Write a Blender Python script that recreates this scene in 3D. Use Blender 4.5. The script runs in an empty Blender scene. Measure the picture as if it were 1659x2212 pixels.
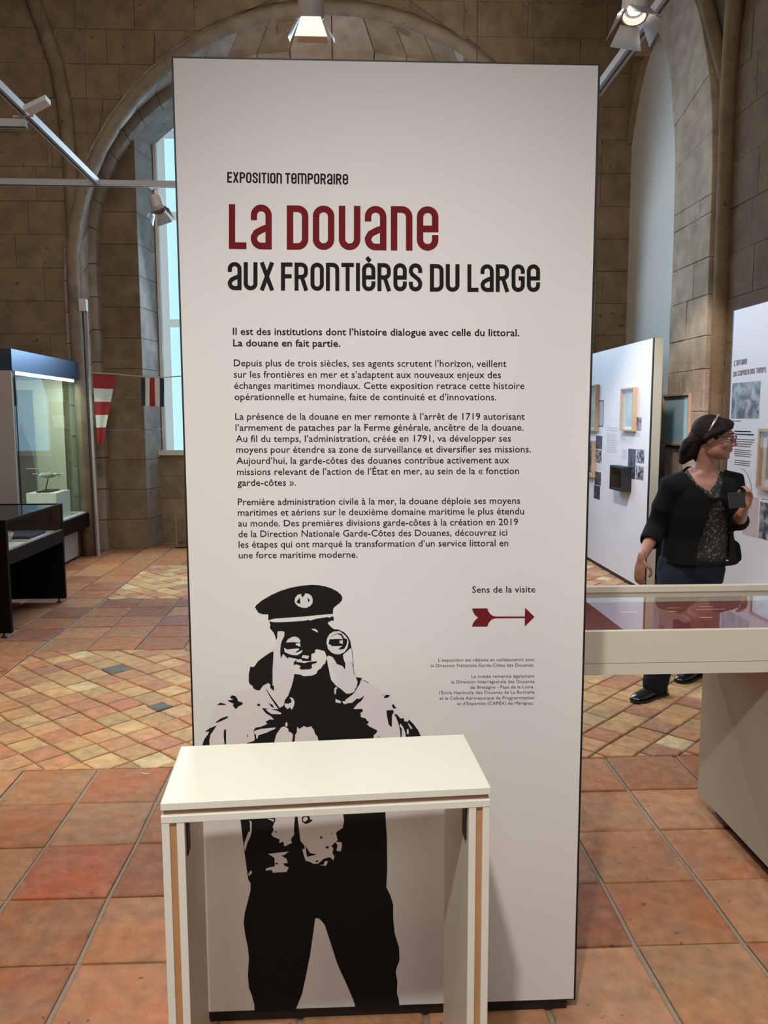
import bpy, bmesh, math, random
import numpy as np
from mathutils import Vector, Matrix, geometry

# ------------------------------------------------------------------ camera, light, exposure
CAM_H = 1.55
CF, YAW, PITCH, ROLL = 1748.85, 0.046473, 0.115481, -0.002604      # focal length in pixels of the 1659 x 2212 frame
def cam_axes():
    f = np.array([math.sin(YAW)*math.cos(PITCH), math.cos(YAW)*math.cos(PITCH), -math.sin(PITCH)])
    r = np.array([math.cos(YAW), -math.sin(YAW), 0.0])
    u = np.cross(r, f)
    return r*math.cos(ROLL)+u*math.sin(ROLL), -r*math.sin(ROLL)+u*math.cos(ROLL), f
CR, CU, CD = cam_axes()
def at(x, y, **k):
    """point of the room seen at pixel x, y on the plane X=, Y= or Z="""
    d = CD + CR*(x-829.5)/CF + CU*(1106-y)/CF
    o = np.array([0, 0, CAM_H]); (a, v), = k.items(); i = 'XYZ'.index(a)
    return o + d*((v-o[i])/d[i])
scn = bpy.context.scene
col = scn.collection
cd = bpy.data.cameras.new('camera'); cam = bpy.data.objects.new('camera', cd); col.objects.link(cam)
cam.matrix_world = Matrix(((CR[0], CU[0], -CD[0], 0), (CR[1], CU[1], -CD[1], 0), (CR[2], CU[2], -CD[2], CAM_H), (0, 0, 0, 1)))
cd.sensor_fit = 'HORIZONTAL'; cd.sensor_width = 36; cd.lens = 36*CF/1659
cd.clip_start = 0.05
scn.camera = cam
scn.view_settings.view_transform = 'Standard'; scn.view_settings.look = 'None'
scn.view_settings.gamma = 1; scn.view_settings.use_curve_mapping = False
scn.view_settings.exposure = 0.0
scn.cycles.max_bounces = 8; scn.cycles.transparent_max_bounces = 8
scn.cycles.use_denoising = True
w = bpy.data.worlds.new('world'); scn.world = w; w.use_nodes = True
w.node_tree.nodes['Background'].inputs[0].default_value = (0.35, 0.55, 0.9, 1)
w.node_tree.nodes['Background'].inputs[1].default_value = 0.6

def area(name, loc, target, size, energy, color=(1, 1, 1), sy=None):
    l = bpy.data.lights.new(name, 'AREA'); l.energy = energy; l.color = color; l.size = size
    if sy: l.shape = 'RECTANGLE'; l.size_y = sy
    o = bpy.data.objects.new(name, l); col.objects.link(o); o.location = loc
    o.rotation_euler = (Vector(target)-Vector(loc)).to_track_quat('-Z', 'Y').to_euler(); return o
def spot(name, loc, target, energy, angle=50, color=(1, .93, .82), blend=.5, r=.05):
    l = bpy.data.lights.new(name, 'SPOT'); l.energy = energy; l.color = color
    l.spot_size = math.radians(angle); l.spot_blend = blend; l.shadow_soft_size = r
    o = bpy.data.objects.new(name, l); col.objects.link(o); o.location = loc
    o.rotation_euler = (Vector(target)-Vector(loc)).to_track_quat('-Z', 'Y').to_euler(); return o
WARM = (1, .88, .70); NEUT = (1, .94, .86)
area('added_hall_fill', (-1.3, 2.6, 6.6), (-1.3, 2.9, 0), 4.2, 235, (1, .90, .77), 8)  # added overhead fill standing in for the hall's diffuse light
area('added_front_fill', (0.2, -3.2, 3.6), (.1, 2, 1.2), 2.6, 64, (1, .985, .97), 1.6)  # added unseen fill from the front, lifts the panel
spot('spot_on_panel', (-.32, -.2, 3.4), (.32, 1.9, .25), 290, 68, (1, .97, .93), 1, .06)
spot('spot_on_table', (-.35, 1.25, 3.6), (0, 1.55, .84), 4, 34, (1, .95, .80), .8, .06)
spot('spot_on_floor', (-2.1, 3.0, 3.6), (-1.45, 4.4, 0), 400, 50, (1, .84, .60), .8, .06)
spot('spot_on_near_floor', (-1.6, .6, 3.6), (-1.25, 2.5, 0), 75, 62, (1, .82, .58), .9, .06)
spot('spot_on_visitor', (-.6, 5.6, 3.6), (1.55, 4.15, .1), 230, 42, (1, .88, .72), .6, .04)
spot('spot_on_far_floor', (-1.9, 7.6, 3.5), (-1.5, 8.3, 0), 190, 52, (1, .9, .72), .6, .05)
spot('added_spot_on_showcase', (1.1, -.3, 3.7), (1.75, 2.5, .75), 150, 44, (1, .95, .84), .8, .05)  # unseen spot added to brighten the showcase fascia
spot('spot_beam_right', (1.25, 3.85, 3.42), (1.2, 2.2, .4), 60, 66, (1, .90, .74), .7, .04)
spot('spot_on_partition', (.9, 5.2, 3.6), (2.62, 7.8, .15), 470, 46, (.94, .93, 1), .6, .05)
spot('spot_on_near_partition', (1.0, 3.1, 3.6), (2.62, 4.9, 1.1), 190, 60, (.95, .93, 1), .6, .05)
spot('spot_on_pier_foot', (1.9, 5.6, 3.6), (3.05, 7.40, 1.45), 220, 34, (1, .92, .82), .6, .05)
spot('spot_on_pier', (1.6, 7.2, 3.6), (3.0, 8.6, 4.4), 30, 60, (1, .93, .86), .8, .05)
spot('spot_on_flags', (-1.9, 6.6, 3.6), (-2.3, 9.2, 1.0), 45, 50, (1, .93, .84), .9, .05)
spot('spot_on_arch', (0.6, 5.6, 3.6), (.3, 9.3, 6.0), 210, 62, (1, .92, .82), .9, .05)
area('window_daylight', (-.12, 10.1, 3.1), (-.12, 5, 1.6), 4.2, 200, (.62, .82, 1), 3.6).data.spread = 2.5

# ------------------------------------------------------------------ materials
def new_mat(name):
    m = bpy.data.materials.new(name); m.use_nodes = True
    nt = m.node_tree; return m, nt, nt.nodes['Principled BSDF']
def L(nt, a, b): nt.links.new(a, b)
def plain(name, c, rough=.5, metal=0, bump=0, bscale=60, var=0, vscale=4, spec=.5, emit=None, es=0):
    m, nt, b = new_mat(name)
    b.inputs['Base Color'].default_value = (*c, 1); b.inputs['Roughness'].default_value = rough
    b.inputs['Metallic'].default_value = metal; b.inputs['Specular IOR Level'].default_value = spec
    if var or bump:
        tc = nt.nodes.new('ShaderNodeTexCoord')
    if var:
        n = nt.nodes.new('ShaderNodeTexNoise'); n.inputs['Scale'].default_value = vscale; n.inputs['Detail'].default_value = 6
        L(nt, tc.outputs['Object'], n.inputs['Vector'])
        mx = nt.nodes.new('ShaderNodeMix'); mx.data_type = 'RGBA'
        mx.inputs['A'].default_value = (*[v*(1-var) for v in c], 1); mx.inputs['B'].default_value = (*[min(1, v*(1+var)) for v in c], 1)
        L(nt, n.outputs['Fac'], mx.inputs['Factor']); L(nt, mx.outputs['Result'], b.inputs['Base Color'])
    if bump:
        n2 = nt.nodes.new('ShaderNodeTexNoise'); n2.inputs['Scale'].default_value = bscale; n2.inputs['Detail'].default_value = 5
        L(nt, tc.outputs['Object'], n2.inputs['Vector'])
        bp = nt.nodes.new('ShaderNodeBump'); bp.inputs['Strength'].default_value = bump; bp.inputs['Distance'].default_value = .01
        L(nt, n2.outputs['Fac'], bp.inputs['Height']); L(nt, bp.outputs['Normal'], b.inputs['Normal'])
    if emit:
        b.inputs['Emission Color'].default_value = (*emit, 1); b.inputs['Emission Strength'].default_value = es
    return m
def tinted(name, rough, stain, stain_amt, nscale, bump, bscale, pits=0):
    """mineral surface: the piece's own tint (attribute) with mottling, stains, pits and relief"""
    m, nt, b = new_mat(name)
    a = nt.nodes.new('ShaderNodeAttribute'); a.attribute_name = 'tint'
    tc = nt.nodes.new('ShaderNodeNewGeometry')
    n = nt.nodes.new('ShaderNodeTexNoise'); n.inputs['Scale'].default_value = nscale; n.inputs['Detail'].default_value = 8; n.inputs['Roughness'].default_value = .65
    L(nt, tc.outputs['Position'], n.inputs['Vector'])
    rp = nt.nodes.new('ShaderNodeValToRGB'); rp.color_ramp.elements[0].position = .38; rp.color_ramp.elements[1].position = .68
    L(nt, n.outputs['Fac'], rp.inputs['Fac'])
    mm = nt.nodes.new('ShaderNodeMath'); mm.operation = 'MULTIPLY'; mm.inputs[1].default_value = stain_amt
    L(nt, rp.outputs['Color'], mm.inputs[0])
    mx = nt.nodes.new('ShaderNodeMix'); mx.data_type = 'RGBA'; mx.inputs['B'].default_value = (*stain, 1)
    L(nt, a.outputs['Color'], mx.inputs['A']); L(nt, mm.outputs[0], mx.inputs['Factor'])
    n3 = nt.nodes.new('ShaderNodeTexNoise'); n3.inputs['Scale'].default_value = nscale*5; n3.inputs['Detail'].default_value = 6
    L(nt, tc.outputs['Position'], n3.inputs['Vector'])
    mr = nt.nodes.new('ShaderNodeMapRange'); mr.inputs['From Min'].default_value = .3; mr.inputs['From Max'].default_value = .7
    mr.inputs['To Min'].default_value = .78; mr.inputs['To Max'].default_value = 1.18
    L(nt, n3.outputs['Fac'], mr.inputs['Value'])
    ml = nt.nodes.new('ShaderNodeVectorMath'); ml.operation = 'SCALE'
    L(nt, mx.outputs['Result'], ml.inputs[0]); L(nt, mr.outputs[0], ml.inputs['Scale'])
    out = ml.outputs[0]
    if pits:
        v = nt.nodes.new('ShaderNodeTexNoise'); v.inputs['Scale'].default_value = pits; v.inputs['Detail'].default_value = 2
        L(nt, tc.outputs['Position'], v.inputs['Vector'])
        pr = nt.nodes.new('ShaderNodeMapRange'); pr.inputs['From Min'].default_value = .70; pr.inputs['From Max'].default_value = .74
        pr.inputs['To Min'].default_value = 1; pr.inputs['To Max'].default_value = .45
        L(nt, v.outputs['Fac'], pr.inputs['Value'])
        m2 = nt.nodes.new('ShaderNodeVectorMath'); m2.operation = 'SCALE'
        L(nt, out, m2.inputs[0]); L(nt, pr.outputs[0], m2.inputs['Scale']); out = m2.outputs[0]
    L(nt, out, b.inputs['Base Color'])
    b.inputs['Roughness'].default_value = rough; b.inputs['Specular IOR Level'].default_value = .22
    n2 = nt.nodes.new('ShaderNodeTexNoise'); n2.inputs['Scale'].default_value = bscale; n2.inputs['Detail'].default_value = 7
    L(nt, tc.outputs['Position'], n2.inputs['Vector'])
    bp = nt.nodes.new('ShaderNodeBump'); bp.inputs['Strength'].default_value = bump; bp.inputs['Distance'].default_value = .02
    L(nt, n2.outputs['Fac'], bp.inputs['Height']); L(nt, bp.outputs['Normal'], b.inputs['Normal'])
    return m
def glass(name, tint=(1, 1, 1), ior=1.6, alpha_mix=True):
    """thin pane: clear with a mirror-like sheen at grazing angles"""
    m, nt, b = new_mat(name)
    out = nt.nodes['Material Output']
    tr = nt.nodes.new('ShaderNodeBsdfTransparent'); tr.inputs[0].default_value = (*tint, 1)
    gl = nt.nodes.new('ShaderNodeBsdfGlossy'); gl.inputs['Roughness'].default_value = .0
    fr = nt.nodes.new('ShaderNodeFresnel'); fr.inputs[0].default_value = ior
    mix = nt.nodes.new('ShaderNodeMixShader')
    ge = nt.nodes.new('ShaderNodeNewGeometry'); sb = nt.nodes.new('ShaderNodeMath'); sb.operation = 'SUBTRACT'; sb.inputs[0].default_value = 1
    L(nt, ge.outputs['Backfacing'], sb.inputs[1]); mu = nt.nodes.new('ShaderNodeMath'); mu.operation = 'MULTIPLY'
    L(nt, sb.outputs[0], mu.inputs[0]); L(nt, fr.outputs[0], mu.inputs[1])
    L(nt, mu.outputs[0], mix.inputs[0]); L(nt, tr.outputs[0], mix.inputs[1]); L(nt, gl.outputs[0], mix.inputs[2])
    L(nt, mix.outputs[0], out.inputs[0]); return m

M = dict(
    panel=plain('panel_white', (.665, .655, .64), .7, spec=.2, bump=.03, bscale=200),
    black=plain('black_edge', (.008, .008, .008), .5),
    ink=plain('black_ink', (.010, .0095, .009), .75, spec=.15),
    ink2=plain('grey_ink', (.07, .065, .06), .6),
    red=plain('red_ink', (.15, .012, .018), .8, spec=.1),
    light_print=plain('light_print', (.63, .605, .60), .7, spec=.2),
    table=plain('table_white', (.74, .735, .655), .35, bump=.04, bscale=90),
    tabin=plain('table_inner', (.60, .585, .55), .5),
    wood=plain('ply_core', (.45, .24, .10), .65, var=.25, vscale=14),
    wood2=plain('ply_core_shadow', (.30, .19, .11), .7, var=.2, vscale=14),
    tile=tinted('terracotta', .62, (.28, .215, .14), .55, 3.6, .4, 30, 42),
    grout=plain('grout', (.26, .22, .16), .9, bump=.4, bscale=80, var=.25, vscale=8),
    stone=tinted('limestone', .9, (.13, .09, .055), .30, 1.1, .35, 22, 16),
    dressed=tinted('dressed_stone', .9, (.22, .17, .12), .3, 1.3, .35, 30, 30),
    mortar=plain('mortar', (.18, .14, .095), .95, bump=.4, bscale=40, var=.2),
    plaster=plain('grey_plaster', (.60, .585, .55), .85, var=.10, vscale=2, bump=.05, bscale=30),
    case=plain('case_cream', (.60, .565, .47), .45),
    case_ped=plain('case_pedestal', (.42, .37, .31), .5),
    redsheet=plain('red_sheet', (.16, .012, .016), .35),
    redline=plain('red_sheet_lettering', (.60, .42, .40), .6),
    glass=glass('clear_glass'),
    glass_p=glass('picture_glass', ior=2.0),
    glass_g=glass('greenish_glass', (.90, .97, .94), 2.1),
    parti=plain('partition_white', (.66, .65, .69), .45),
    parti_end=plain('partition_end_shade', (.36, .34, .28), .6),  # shade of the end face is put into this beige grey
    photo=None,
    oak=plain('oak_frame', (.42, .30, .19), .5, var=.2, vscale=20),
    mount=plain('white_mount', (.75, .74, .70), .6),
    darkbox=plain('dark_case', (.004, .003, .003), .55, spec=.12),
    satin=plain('fascia_painted_reflection', (.09, .145, .24), .30, .75),  # blue of the reflected window is put into the base colour
    white=plain('white_paint', (.66, .66, .64), .5),
    grey=plain('grey_paint', (.40, .37, .35), .5),
    track=plain('track_grey', (.36, .36, .38), .45),
    alu=plain('aluminium', (.62, .64, .66), .3, .85),
    lamp=plain('lamp_glow', (1, 1, 1), .5, emit=(1, .93, .80), es=14),
    led=plain('led_strip', (1, 1, 1), .5, emit=(.88, .96, 1), es=9),
    cable=plain('dark_cable', (.02, .018, .015), .6),
    blue_cloth=plain('navy_cloth', (.012, .014, .045), .8),
    china=plain('china', (.45, .46, .40), .35),
    silver=plain('silver_model', (.52, .53, .45), .35, .6),
    flag_red=plain('flag_red', (.23, .008, .014), .8, bump=.2, bscale=300),
    flag_white=plain('flag_white', (.50, .50, .48), .8, bump=.2, bscale=300),
    flag_blue=plain('flag_navy', (.012, .014, .035), .8, bump=.2, bscale=300),
    rope=plain('rope', (.40, .34, .25), .9),
    skin=plain('skin', (.30, .145, .10), .5, var=.10, vscale=12),
    lips=plain('lips', (.24, .07, .06), .5),
    knit=plain('black_knit', (.006, .006, .007), .95, bump=.15, bscale=160, spec=.15),
    denim=plain('navy_trousers', (.010, .015, .026), .9, bump=.2, bscale=250, var=.2, spec=.2),
    hair=plain('dark_hair', (.012, .007, .005), .7, bump=.8, bscale=70, var=.5, vscale=30, spec=.15),
    shoe=plain('black_leather', (.010, .010, .012), .18),
    eye=plain('eye_white', (.45, .42, .40), .3), iris=plain('iris', (.02, .012, .008), .2),
    phone=plain('phone_case', (.02, .02, .02), .4),
)
def mk_blind():
    m, nt, b = new_mat('lit_blind')
    tc = nt.nodes.new('ShaderNodeTexCoord'); sp = nt.nodes.new('ShaderNodeSeparateXYZ'); L(nt, tc.outputs['Object'], sp.inputs[0])
    # daylight through woven blind: paler behind the frame bars, bluer at the panes
    n = nt.nodes.new('ShaderNodeTexNoise'); n.inputs['Scale'].default_value = 1.2; L(nt, tc.outputs['Object'], n.inputs['Vector'])
    rp = nt.nodes.new('ShaderNodeValToRGB'); rp.color_ramp.elements[0].color = (.26, .54, .86, 1); rp.color_ramp.elements[1].color = (.36, .64, .90, 1)
    L(nt, n.outputs['Fac'], rp.inputs[0])
    b.inputs['Base Color'].default_value = (.4, .45, .5, 1); b.inputs['Roughness'].default_value = .9
    L(nt, rp.outputs[0], b.inputs['Emission Color']); b.inputs['Emission Strength'].default_value = 1.35
    return m
M['blind'] = mk_blind()
M['blind_edge'] = plain('shaded_blind', (.45, .47, .45), .9, emit=(.34, .47, .52), es=.75)
def mk_pattern():
    m, nt, b = new_mat('patterned_top')
    tc = nt.nodes.new('ShaderNodeTexCoord'); n = nt.nodes.new('ShaderNodeTexVoronoi'); n.inputs['Scale'].default_value = 55
    L(nt, tc.outputs['Object'], n.inputs['Vector'])
    rp = nt.nodes.new('ShaderNodeValToRGB'); e = rp.color_ramp.elements; e[0].color = (.20, .17, .13, 1); e[0].position = .1; e[1].color = (.02, .022, .018, 1); e[1].position = .4
    L(nt, n.outputs['Distance'], rp.inputs[0]); L(nt, rp.outputs[0], b.inputs['Base Color']); b.inputs['Roughness'].default_value = .9
    return m
M['top'] = mk_pattern()
def mk_photo(name, scale, lo, hi, seed):
    """black and white photographic print"""
    m, nt, b = new_mat(name)
    tc = nt.nodes.new('ShaderNodeNewGeometry'); mp = nt.nodes.new('ShaderNodeMapping'); mp.inputs['Location'].default_value = (seed, seed*2, seed*3)
    L(nt, tc.outputs['Position'], mp.inputs[0])
    n = nt.nodes.new('ShaderNodeTexNoise'); n.inputs['Scale'].default_value = scale; n.inputs['Detail'].default_value = 8; n.inputs['Distortion'].default_value = .6; L(nt, mp.outputs[0], n.inputs['Vector'])
    rp = nt.nodes.new('ShaderNodeValToRGB'); rp.color_ramp.elements[0].position = .38; rp.color_ramp.elements[1].position = .66
    rp.color_ramp.elements[0].color = (*lo, 1); rp.color_ramp.elements[1].color = (*hi, 1)
    L(nt, n.outputs['Fac'], rp.inputs[0]); L(nt, rp.outputs[0], b.inputs['Base Color']); b.inputs['Roughness'].default_value = .4
    return m
PH = [mk_photo('photo_print_%s' % 'abcdef'[i], s, lo, hi, i*3.1) for i, (s, lo, hi) in enumerate([
    (22, (.02, .02, .04), (.10, .10, .14)), (26, (.015, .015, .03), (.45, .45, .5)), (18, (.03, .03, .05), (.30, .30, .34)),
    (13, (.03, .03, .04), (.38, .38, .42)), (5, (.30, .38, .38), (.62, .66, .58)), (8, (.22, .19, .13), (.50, .46, .36))])]

# ------------------------------------------------------------------ mesh helpers
ORG = {}
def org(p): return ORG.get(p.name, Vector((0, 0, 0))) if p else Vector((0, 0, 0))
class MB:
    def __init__(s): s.v = []; s.f = []; s.t = []; s.m = []; s.tint = (1, 1, 1); s.mi = 0
    def add(s, vs, fs):
        b = len(s.v); s.v += [tuple(map(float, q)) for q in vs]
        for f in fs: s.f.append([b+i for i in f]); s.t.append(s.tint); s.m.append(s.mi)
    def hexa(s, a, b):
        """a, b: two matching quads"""
        s.add(list(a)+list(b), [(0, 3, 2, 1), (4, 5, 6, 7), (0, 1, 5, 4), (1, 2, 6, 5), (2, 3, 7, 6), (3, 0, 4, 7)])
    def box(s, x0, x1, y0, y1, z0, z1):
        s.hexa([(x0, y0, z0), (x1, y0, z0), (x1, y1, z0), (x0, y1, z0)], [(x0, y0, z1), (x1, y0, z1), (x1, y1, z1), (x0, y1, z1)])
    def prism(s, poly, fn, a, b):
        """poly: 2D outline; fn(u, v, w) -> point; extruded from w=a to w=b"""
        n = len(poly); tri = geometry.tessellate_polygon([[Vector((p[0], p[1], 0)) for p in poly]])
        vs = [fn(p[0], p[1], a) for p in poly]+[fn(p[0], p[1], b) for p in poly]
        s.add(vs, [tuple(t) for t in tri]+[tuple(i+n for i in reversed(t)) for t in tri]+[(i, (i+1) % n, (i+1) % n+n, i+n) for i in range(n)])
    def flat(s, poly, fn):
        tri = geometry.tessellate_polygon([[Vector((p[0], p[1], 0)) for p in poly]])
        s.add([fn(*p) for p in poly], [tuple(t) for t in tri])
    def tube(s, pts, r, seg=8, cap=True):
        pts = [Vector(p) for p in pts]; n = len(pts); rr = r if isinstance(r, (list, tuple)) else [r]*n
        vs = []; up = Vector((0, 0, 1))
        for i, p in enumerate(pts):
            d = (pts[min(i+1, n-1)]-pts[max(i-1, 0)]).normalized()
            a = d.cross(up if abs(d.z) < .95 else Vector((1, 0, 0))).normalized(); b = d.cross(a)
            if i and (a.dot(pa) < 0): a = -a; b = -b
            pa = a
            for k in range(seg):
                t = 2*math.pi*k/seg; vs.append(p+(a*math.cos(t)+b*math.sin(t))*rr[i])
        fs = [(i*seg+k, i*seg+(k+1) % seg, (i+1)*seg+(k+1) % seg, (i+1)*seg+k) for i in range(n-1) for k in range(seg)]
        if cap: fs += [tuple(range(seg))[::-1], tuple((n-1)*seg+k for k in range(seg))]
        s.add(vs, fs)
    def lathe(s, prof, c, seg=20, axis=(0, 0, 1)):
        q = Vector((0, 0, 1)).rotation_difference(Vector(axis)); c = Vector(c)
        vs = [c+q @ Vector((r*math.cos(2*math.pi*k/seg), r*math.sin(2*math.pi*k/seg), z)) for r, z in prof for k in range(seg)]
        n = len(prof)
        s.add(vs, [(i*seg+k, i*seg+(k+1) % seg, (i+1)*seg+(k+1) % seg, (i+1)*seg+k) for i in range(n-1) for k in range(seg)])
    def ball(s, c, r, seg=14, rings=8):
        rx, ry, rz = r if isinstance(r, (tuple, list)) else (r, r, r)
        vs = [(c[0]+rx*math.sin(math.pi*i/rings)*math.cos(2*math.pi*k/seg), c[1]+ry*math.sin(math.pi*i/rings)*math.sin(2*math.pi*k/seg), c[2]+rz*math.cos(math.pi*i/rings)) for i in range(rings+1) for k in range(seg)]
        s.add(vs, [(i*seg+k, (i+1)*seg+k, (i+1)*seg+(k+1) % seg, i*seg+(k+1) % seg) for i in range(rings) for k in range(seg)])
    def build(s, name, mat, parent=None, smooth=False, bevel=0, tint=False, fix=True):
        me = bpy.data.meshes.new(name); o3 = org(parent)
        me.from_pydata([(x-o3.x, y-o3.y, z-o3.z) for x, y, z in s.v], [], s.f)
        for mm in (mat if isinstance(mat, list) else [mat]): me.materials.append(M[mm] if isinstance(mm, str) else mm)
        me.polygons.foreach_set('material_index', s.m)
        if tint:
            a = me.color_attributes.new('tint', 'FLOAT_COLOR', 'CORNER'); d = []
            for p, t in zip(me.polygons, s.t): d += [*t, 1]*p.loop_total
            a.data.foreach_set('color', d)
        if fix:
            bm = bmesh.new(); bm.from_mesh(me); bmesh.ops.recalc_face_normals(bm, faces=bm.faces); bm.to_mesh(me); bm.free()
        if smooth: me.polygons.foreach_set('use_smooth', [True]*len(me.polygons))
        me.update()
        o = bpy.data.objects.new(name, me); col.objects.link(o)
        if parent: o.parent = parent; ORG[o.name] = o3
        if bevel:
            b = o.modifiers.new('bevel', 'BEVEL'); b.width = bevel; b.segments = 2; b.limit_method = 'ANGLE'
        return o
def tag(o, label, cat, group=None):
    o['label'] = label; o['category'] = cat
    if group: o['group'] = group
    return o
def thing(name, label, cat, loc, group=None):
    o = bpy.data.objects.new(name, None); col.objects.link(o); o.location = loc; o.empty_display_size = .1
    ORG[o.name] = Vector(loc); return tag(o, label, cat, group)
def struct(o): o['kind'] = 'structure'; return o
def box(name, mat, parent, *b, bevel=0, **k):
    m = MB(); m.box(*b); return m.build(name, mat, parent, bevel=bevel, **k)
rnd = random.Random(4)
def jit(c, a, r=rnd):
    k = 1+r.uniform(-a, a); return tuple(max(0, v*k*(1+r.uniform(-a*.3, a*.3))) for v in c)

# ------------------------------------------------------------------ the floor: terracotta tiles
X0, SX, Y0, SY = -.7839, .3261, 3.5168, .3312
floor = struct(box('floor', 'grout', None, -6.2, 3.5, -4.2, 10.4, -.12, -.010))
TER = [(.39, .145, .060), (.36, .13, .055), (.41, .17, .075), (.39, .175, .08), (.31, .10, .045), (.41, .195, .095), (.37, .165, .075)]
BUFF = [(.58, .38, .19), (.54, .34, .16), (.50, .29, .14), (.48, .235, .12), (.46, .20, .11), (.53, .35, .18), (.46, .32, .16), (.40, .19, .11), (.50, .27, .13)]
REDT = (.25, .068, .035)
def slab(mb, poly, top, gap, tint):
    """a tile: outline shrunk by half a joint, edges worn down"""
    cx = sum(p[0] for p in poly)/len(poly); cy = sum(p[1] for p in poly)/len(poly)
    def shr(d):
        n = len(poly); out = []
        ar = sum(poly[i][0]*poly[(i+1) % n][1]-poly[(i+1) % n][0]*poly[i][1] for i in range(n)); sg = 1 if ar > 0 else -1
        for i in range(n):
            p0, p1, p2 = poly[i-1], poly[i], poly[(i+1) % n]
            a = Vector((p1[0]-p0[0], p1[1]-p0[1])).normalized(); b = Vector((p2[0]-p1[0], p2[1]-p1[1])).normalized()
            na = Vector((-a.y, a.x))*sg; nb = Vector((-b.y, b.x))*sg
            k = na+nb; k = k/max(.35, k.dot(na)); out.append((p1[0]+k.x*d, p1[1]+k.y*d))
        return out
    a = shr(gap); b = shr(gap+.006); n = len(poly); mb.tint = tint
    vs = [(x, y, -.02) for x, y in a]+[(x, y, top-.004) for x, y in a]+[(x, y, top) for x, y in b]
    mb.add(vs, [(i, (i+1) % n, (i+1) % n+n, i+n) for i in range(n)]+[(i+n, (i+1) % n+n, (i+1) % n+2*n, i+2*n) for i in range(n)]+[tuple(range(2*n, 3*n))])
rest = MB()
def clip(poly, f):
    """keep the part of a convex outline where f(p) >= 0 (f linear)"""
    out = []
    for i in range(len(poly)):
        p, q = poly[i], poly[(i+1) % len(poly)]; a, b = f(p), f(q)
        if a >= 0: out.append(p)
        if (a >= 0) != (b >= 0): t = a/(a-b); out.append((p[0]+t*(q[0]-p[0]), p[1]+t*(q[1]-p[1])))
    return out
def areaof(p): return abs(sum(p[i][0]*p[(i+1) % len(p)][1]-p[(i+1) % len(p)][0]*p[i][1] for i in range(len(p))))/2
big = []; small = []
YB1, YB2, YB3 = 5.40, 6.97, 8.6
XS = -2.10
def grid(xa, xb, ya, yb, x0, y0, sx, sy, pal):
    i0 = math.floor((xa-x0)/sx); i1 = math.ceil((xb-x0)/sx); j0 = math.floor((ya-y0)/sy); j1 = math.ceil((yb-y0)/sy)
    for j in range(j0, j1):
        for i in range(i0, i1):
            p = [(x0+i*sx, y0+j*sy), (x0+(i+1)*sx, y0+j*sy), (x0+(i+1)*sx, y0+(j+1)*sy), (x0+i*sx, y0+(j+1)*sy)]
            p = [(p[0][0]+.003, p[0][1]), (p[1][0]-.003, p[1][1]), (p[2][0]-.003, p[2][1]), (p[3][0]+.003, p[3][1])]
            p = [(x+.0035*math.sin(x*37+y*11), y+.0035*math.sin(x*23-y*31)) for x, y in p]
            for f in (lambda q: q[0]-xa, lambda q: xb-q[0], lambda q: q[1]-ya, lambda q: yb-q[1]):
                if p: p = clip(p, f)
            if len(p) > 2 and areaof(p) > .004: big.append((p, i, j, pal))
grid(-2.8, 3.05, .9, Y0, X0, Y0, SX, SY, TER)
grid(XS, 3.0, YB1, YB2, X0, YB1, SX, .314, TER)
grid(-3.4, XS, Y0, 10.2, XS, Y0+.1, SX, .34, TER)
grid(XS, 3.0, YB3, 10.2, X0, YB3, SX, .32, TER)
grid(-6.0, -3.4, Y0, 9.3, XS, Y0+.1, SX, .34, TER); grid(-6.0, -2.8, -1.2, Y0, X0, Y0, SX, SY, TER); grid(-2.8, 3.05, -1.2, .9, X0, Y0, SX, SY, TER)
def diamonds(xa, xb, ya, yb):
    s = .150; c = math.sqrt(.5)
    n = int((xb-xa+yb-ya)/s)+8
    for i in range(-n, n):
        for j in range(-n, n):
            u = i*s; v = j*s*1.02; ln = s*(1 if xa < 0 and (i*7+j*13) % 5 else 1)
            q = [(u, v), (u+s, v), (u+s, v+s*1.02), (u, v+s*1.02)]
            p = [((a-b)*c+(-1.0), (a+b)*c+3.80) for a, b in q]
            cx = sum(a[0] for a in p)/4; cy = sum(a[1] for a in p)/4
            if not (xa-.2 < cx < xb+.2 and ya-.2 < cy < yb+.2): continue
            p = [(x+.006*math.sin(x*41+y*17), y+.006*math.sin(x*29-y*37)) for x, y in p]
            for f in (lambda q: q[0]-xa, lambda q: xb-q[0], lambda q: q[1]-ya, lambda q: yb-q[1]):
                if p: p = clip(p, f)
            if len(p) > 2 and areaof(p) > .002: small.append((p, i, j, BUFF))
diamonds(XS, 3.0, Y0, YB1); diamonds(XS, 3.0, YB2, YB3)
def seen(p):
    cx = sum(a[0] for a in p)/len(p); cy = sum(a[1] for a in p)/len(p)
    d = np.array([cx, cy, -CAM_H]); z = d @ CD
    if z < .2: return 0
    px = 829.5+CF*(d @ CR)/z; py = 1106-CF*(d @ CU)/z
    v = areaof(p)/(z*z*z)
    if not (-60 < px < 1720 and py < 2330): return v*.001
    if 420 < px < 1240 and py > 1150: return v*.002
    return v
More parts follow.
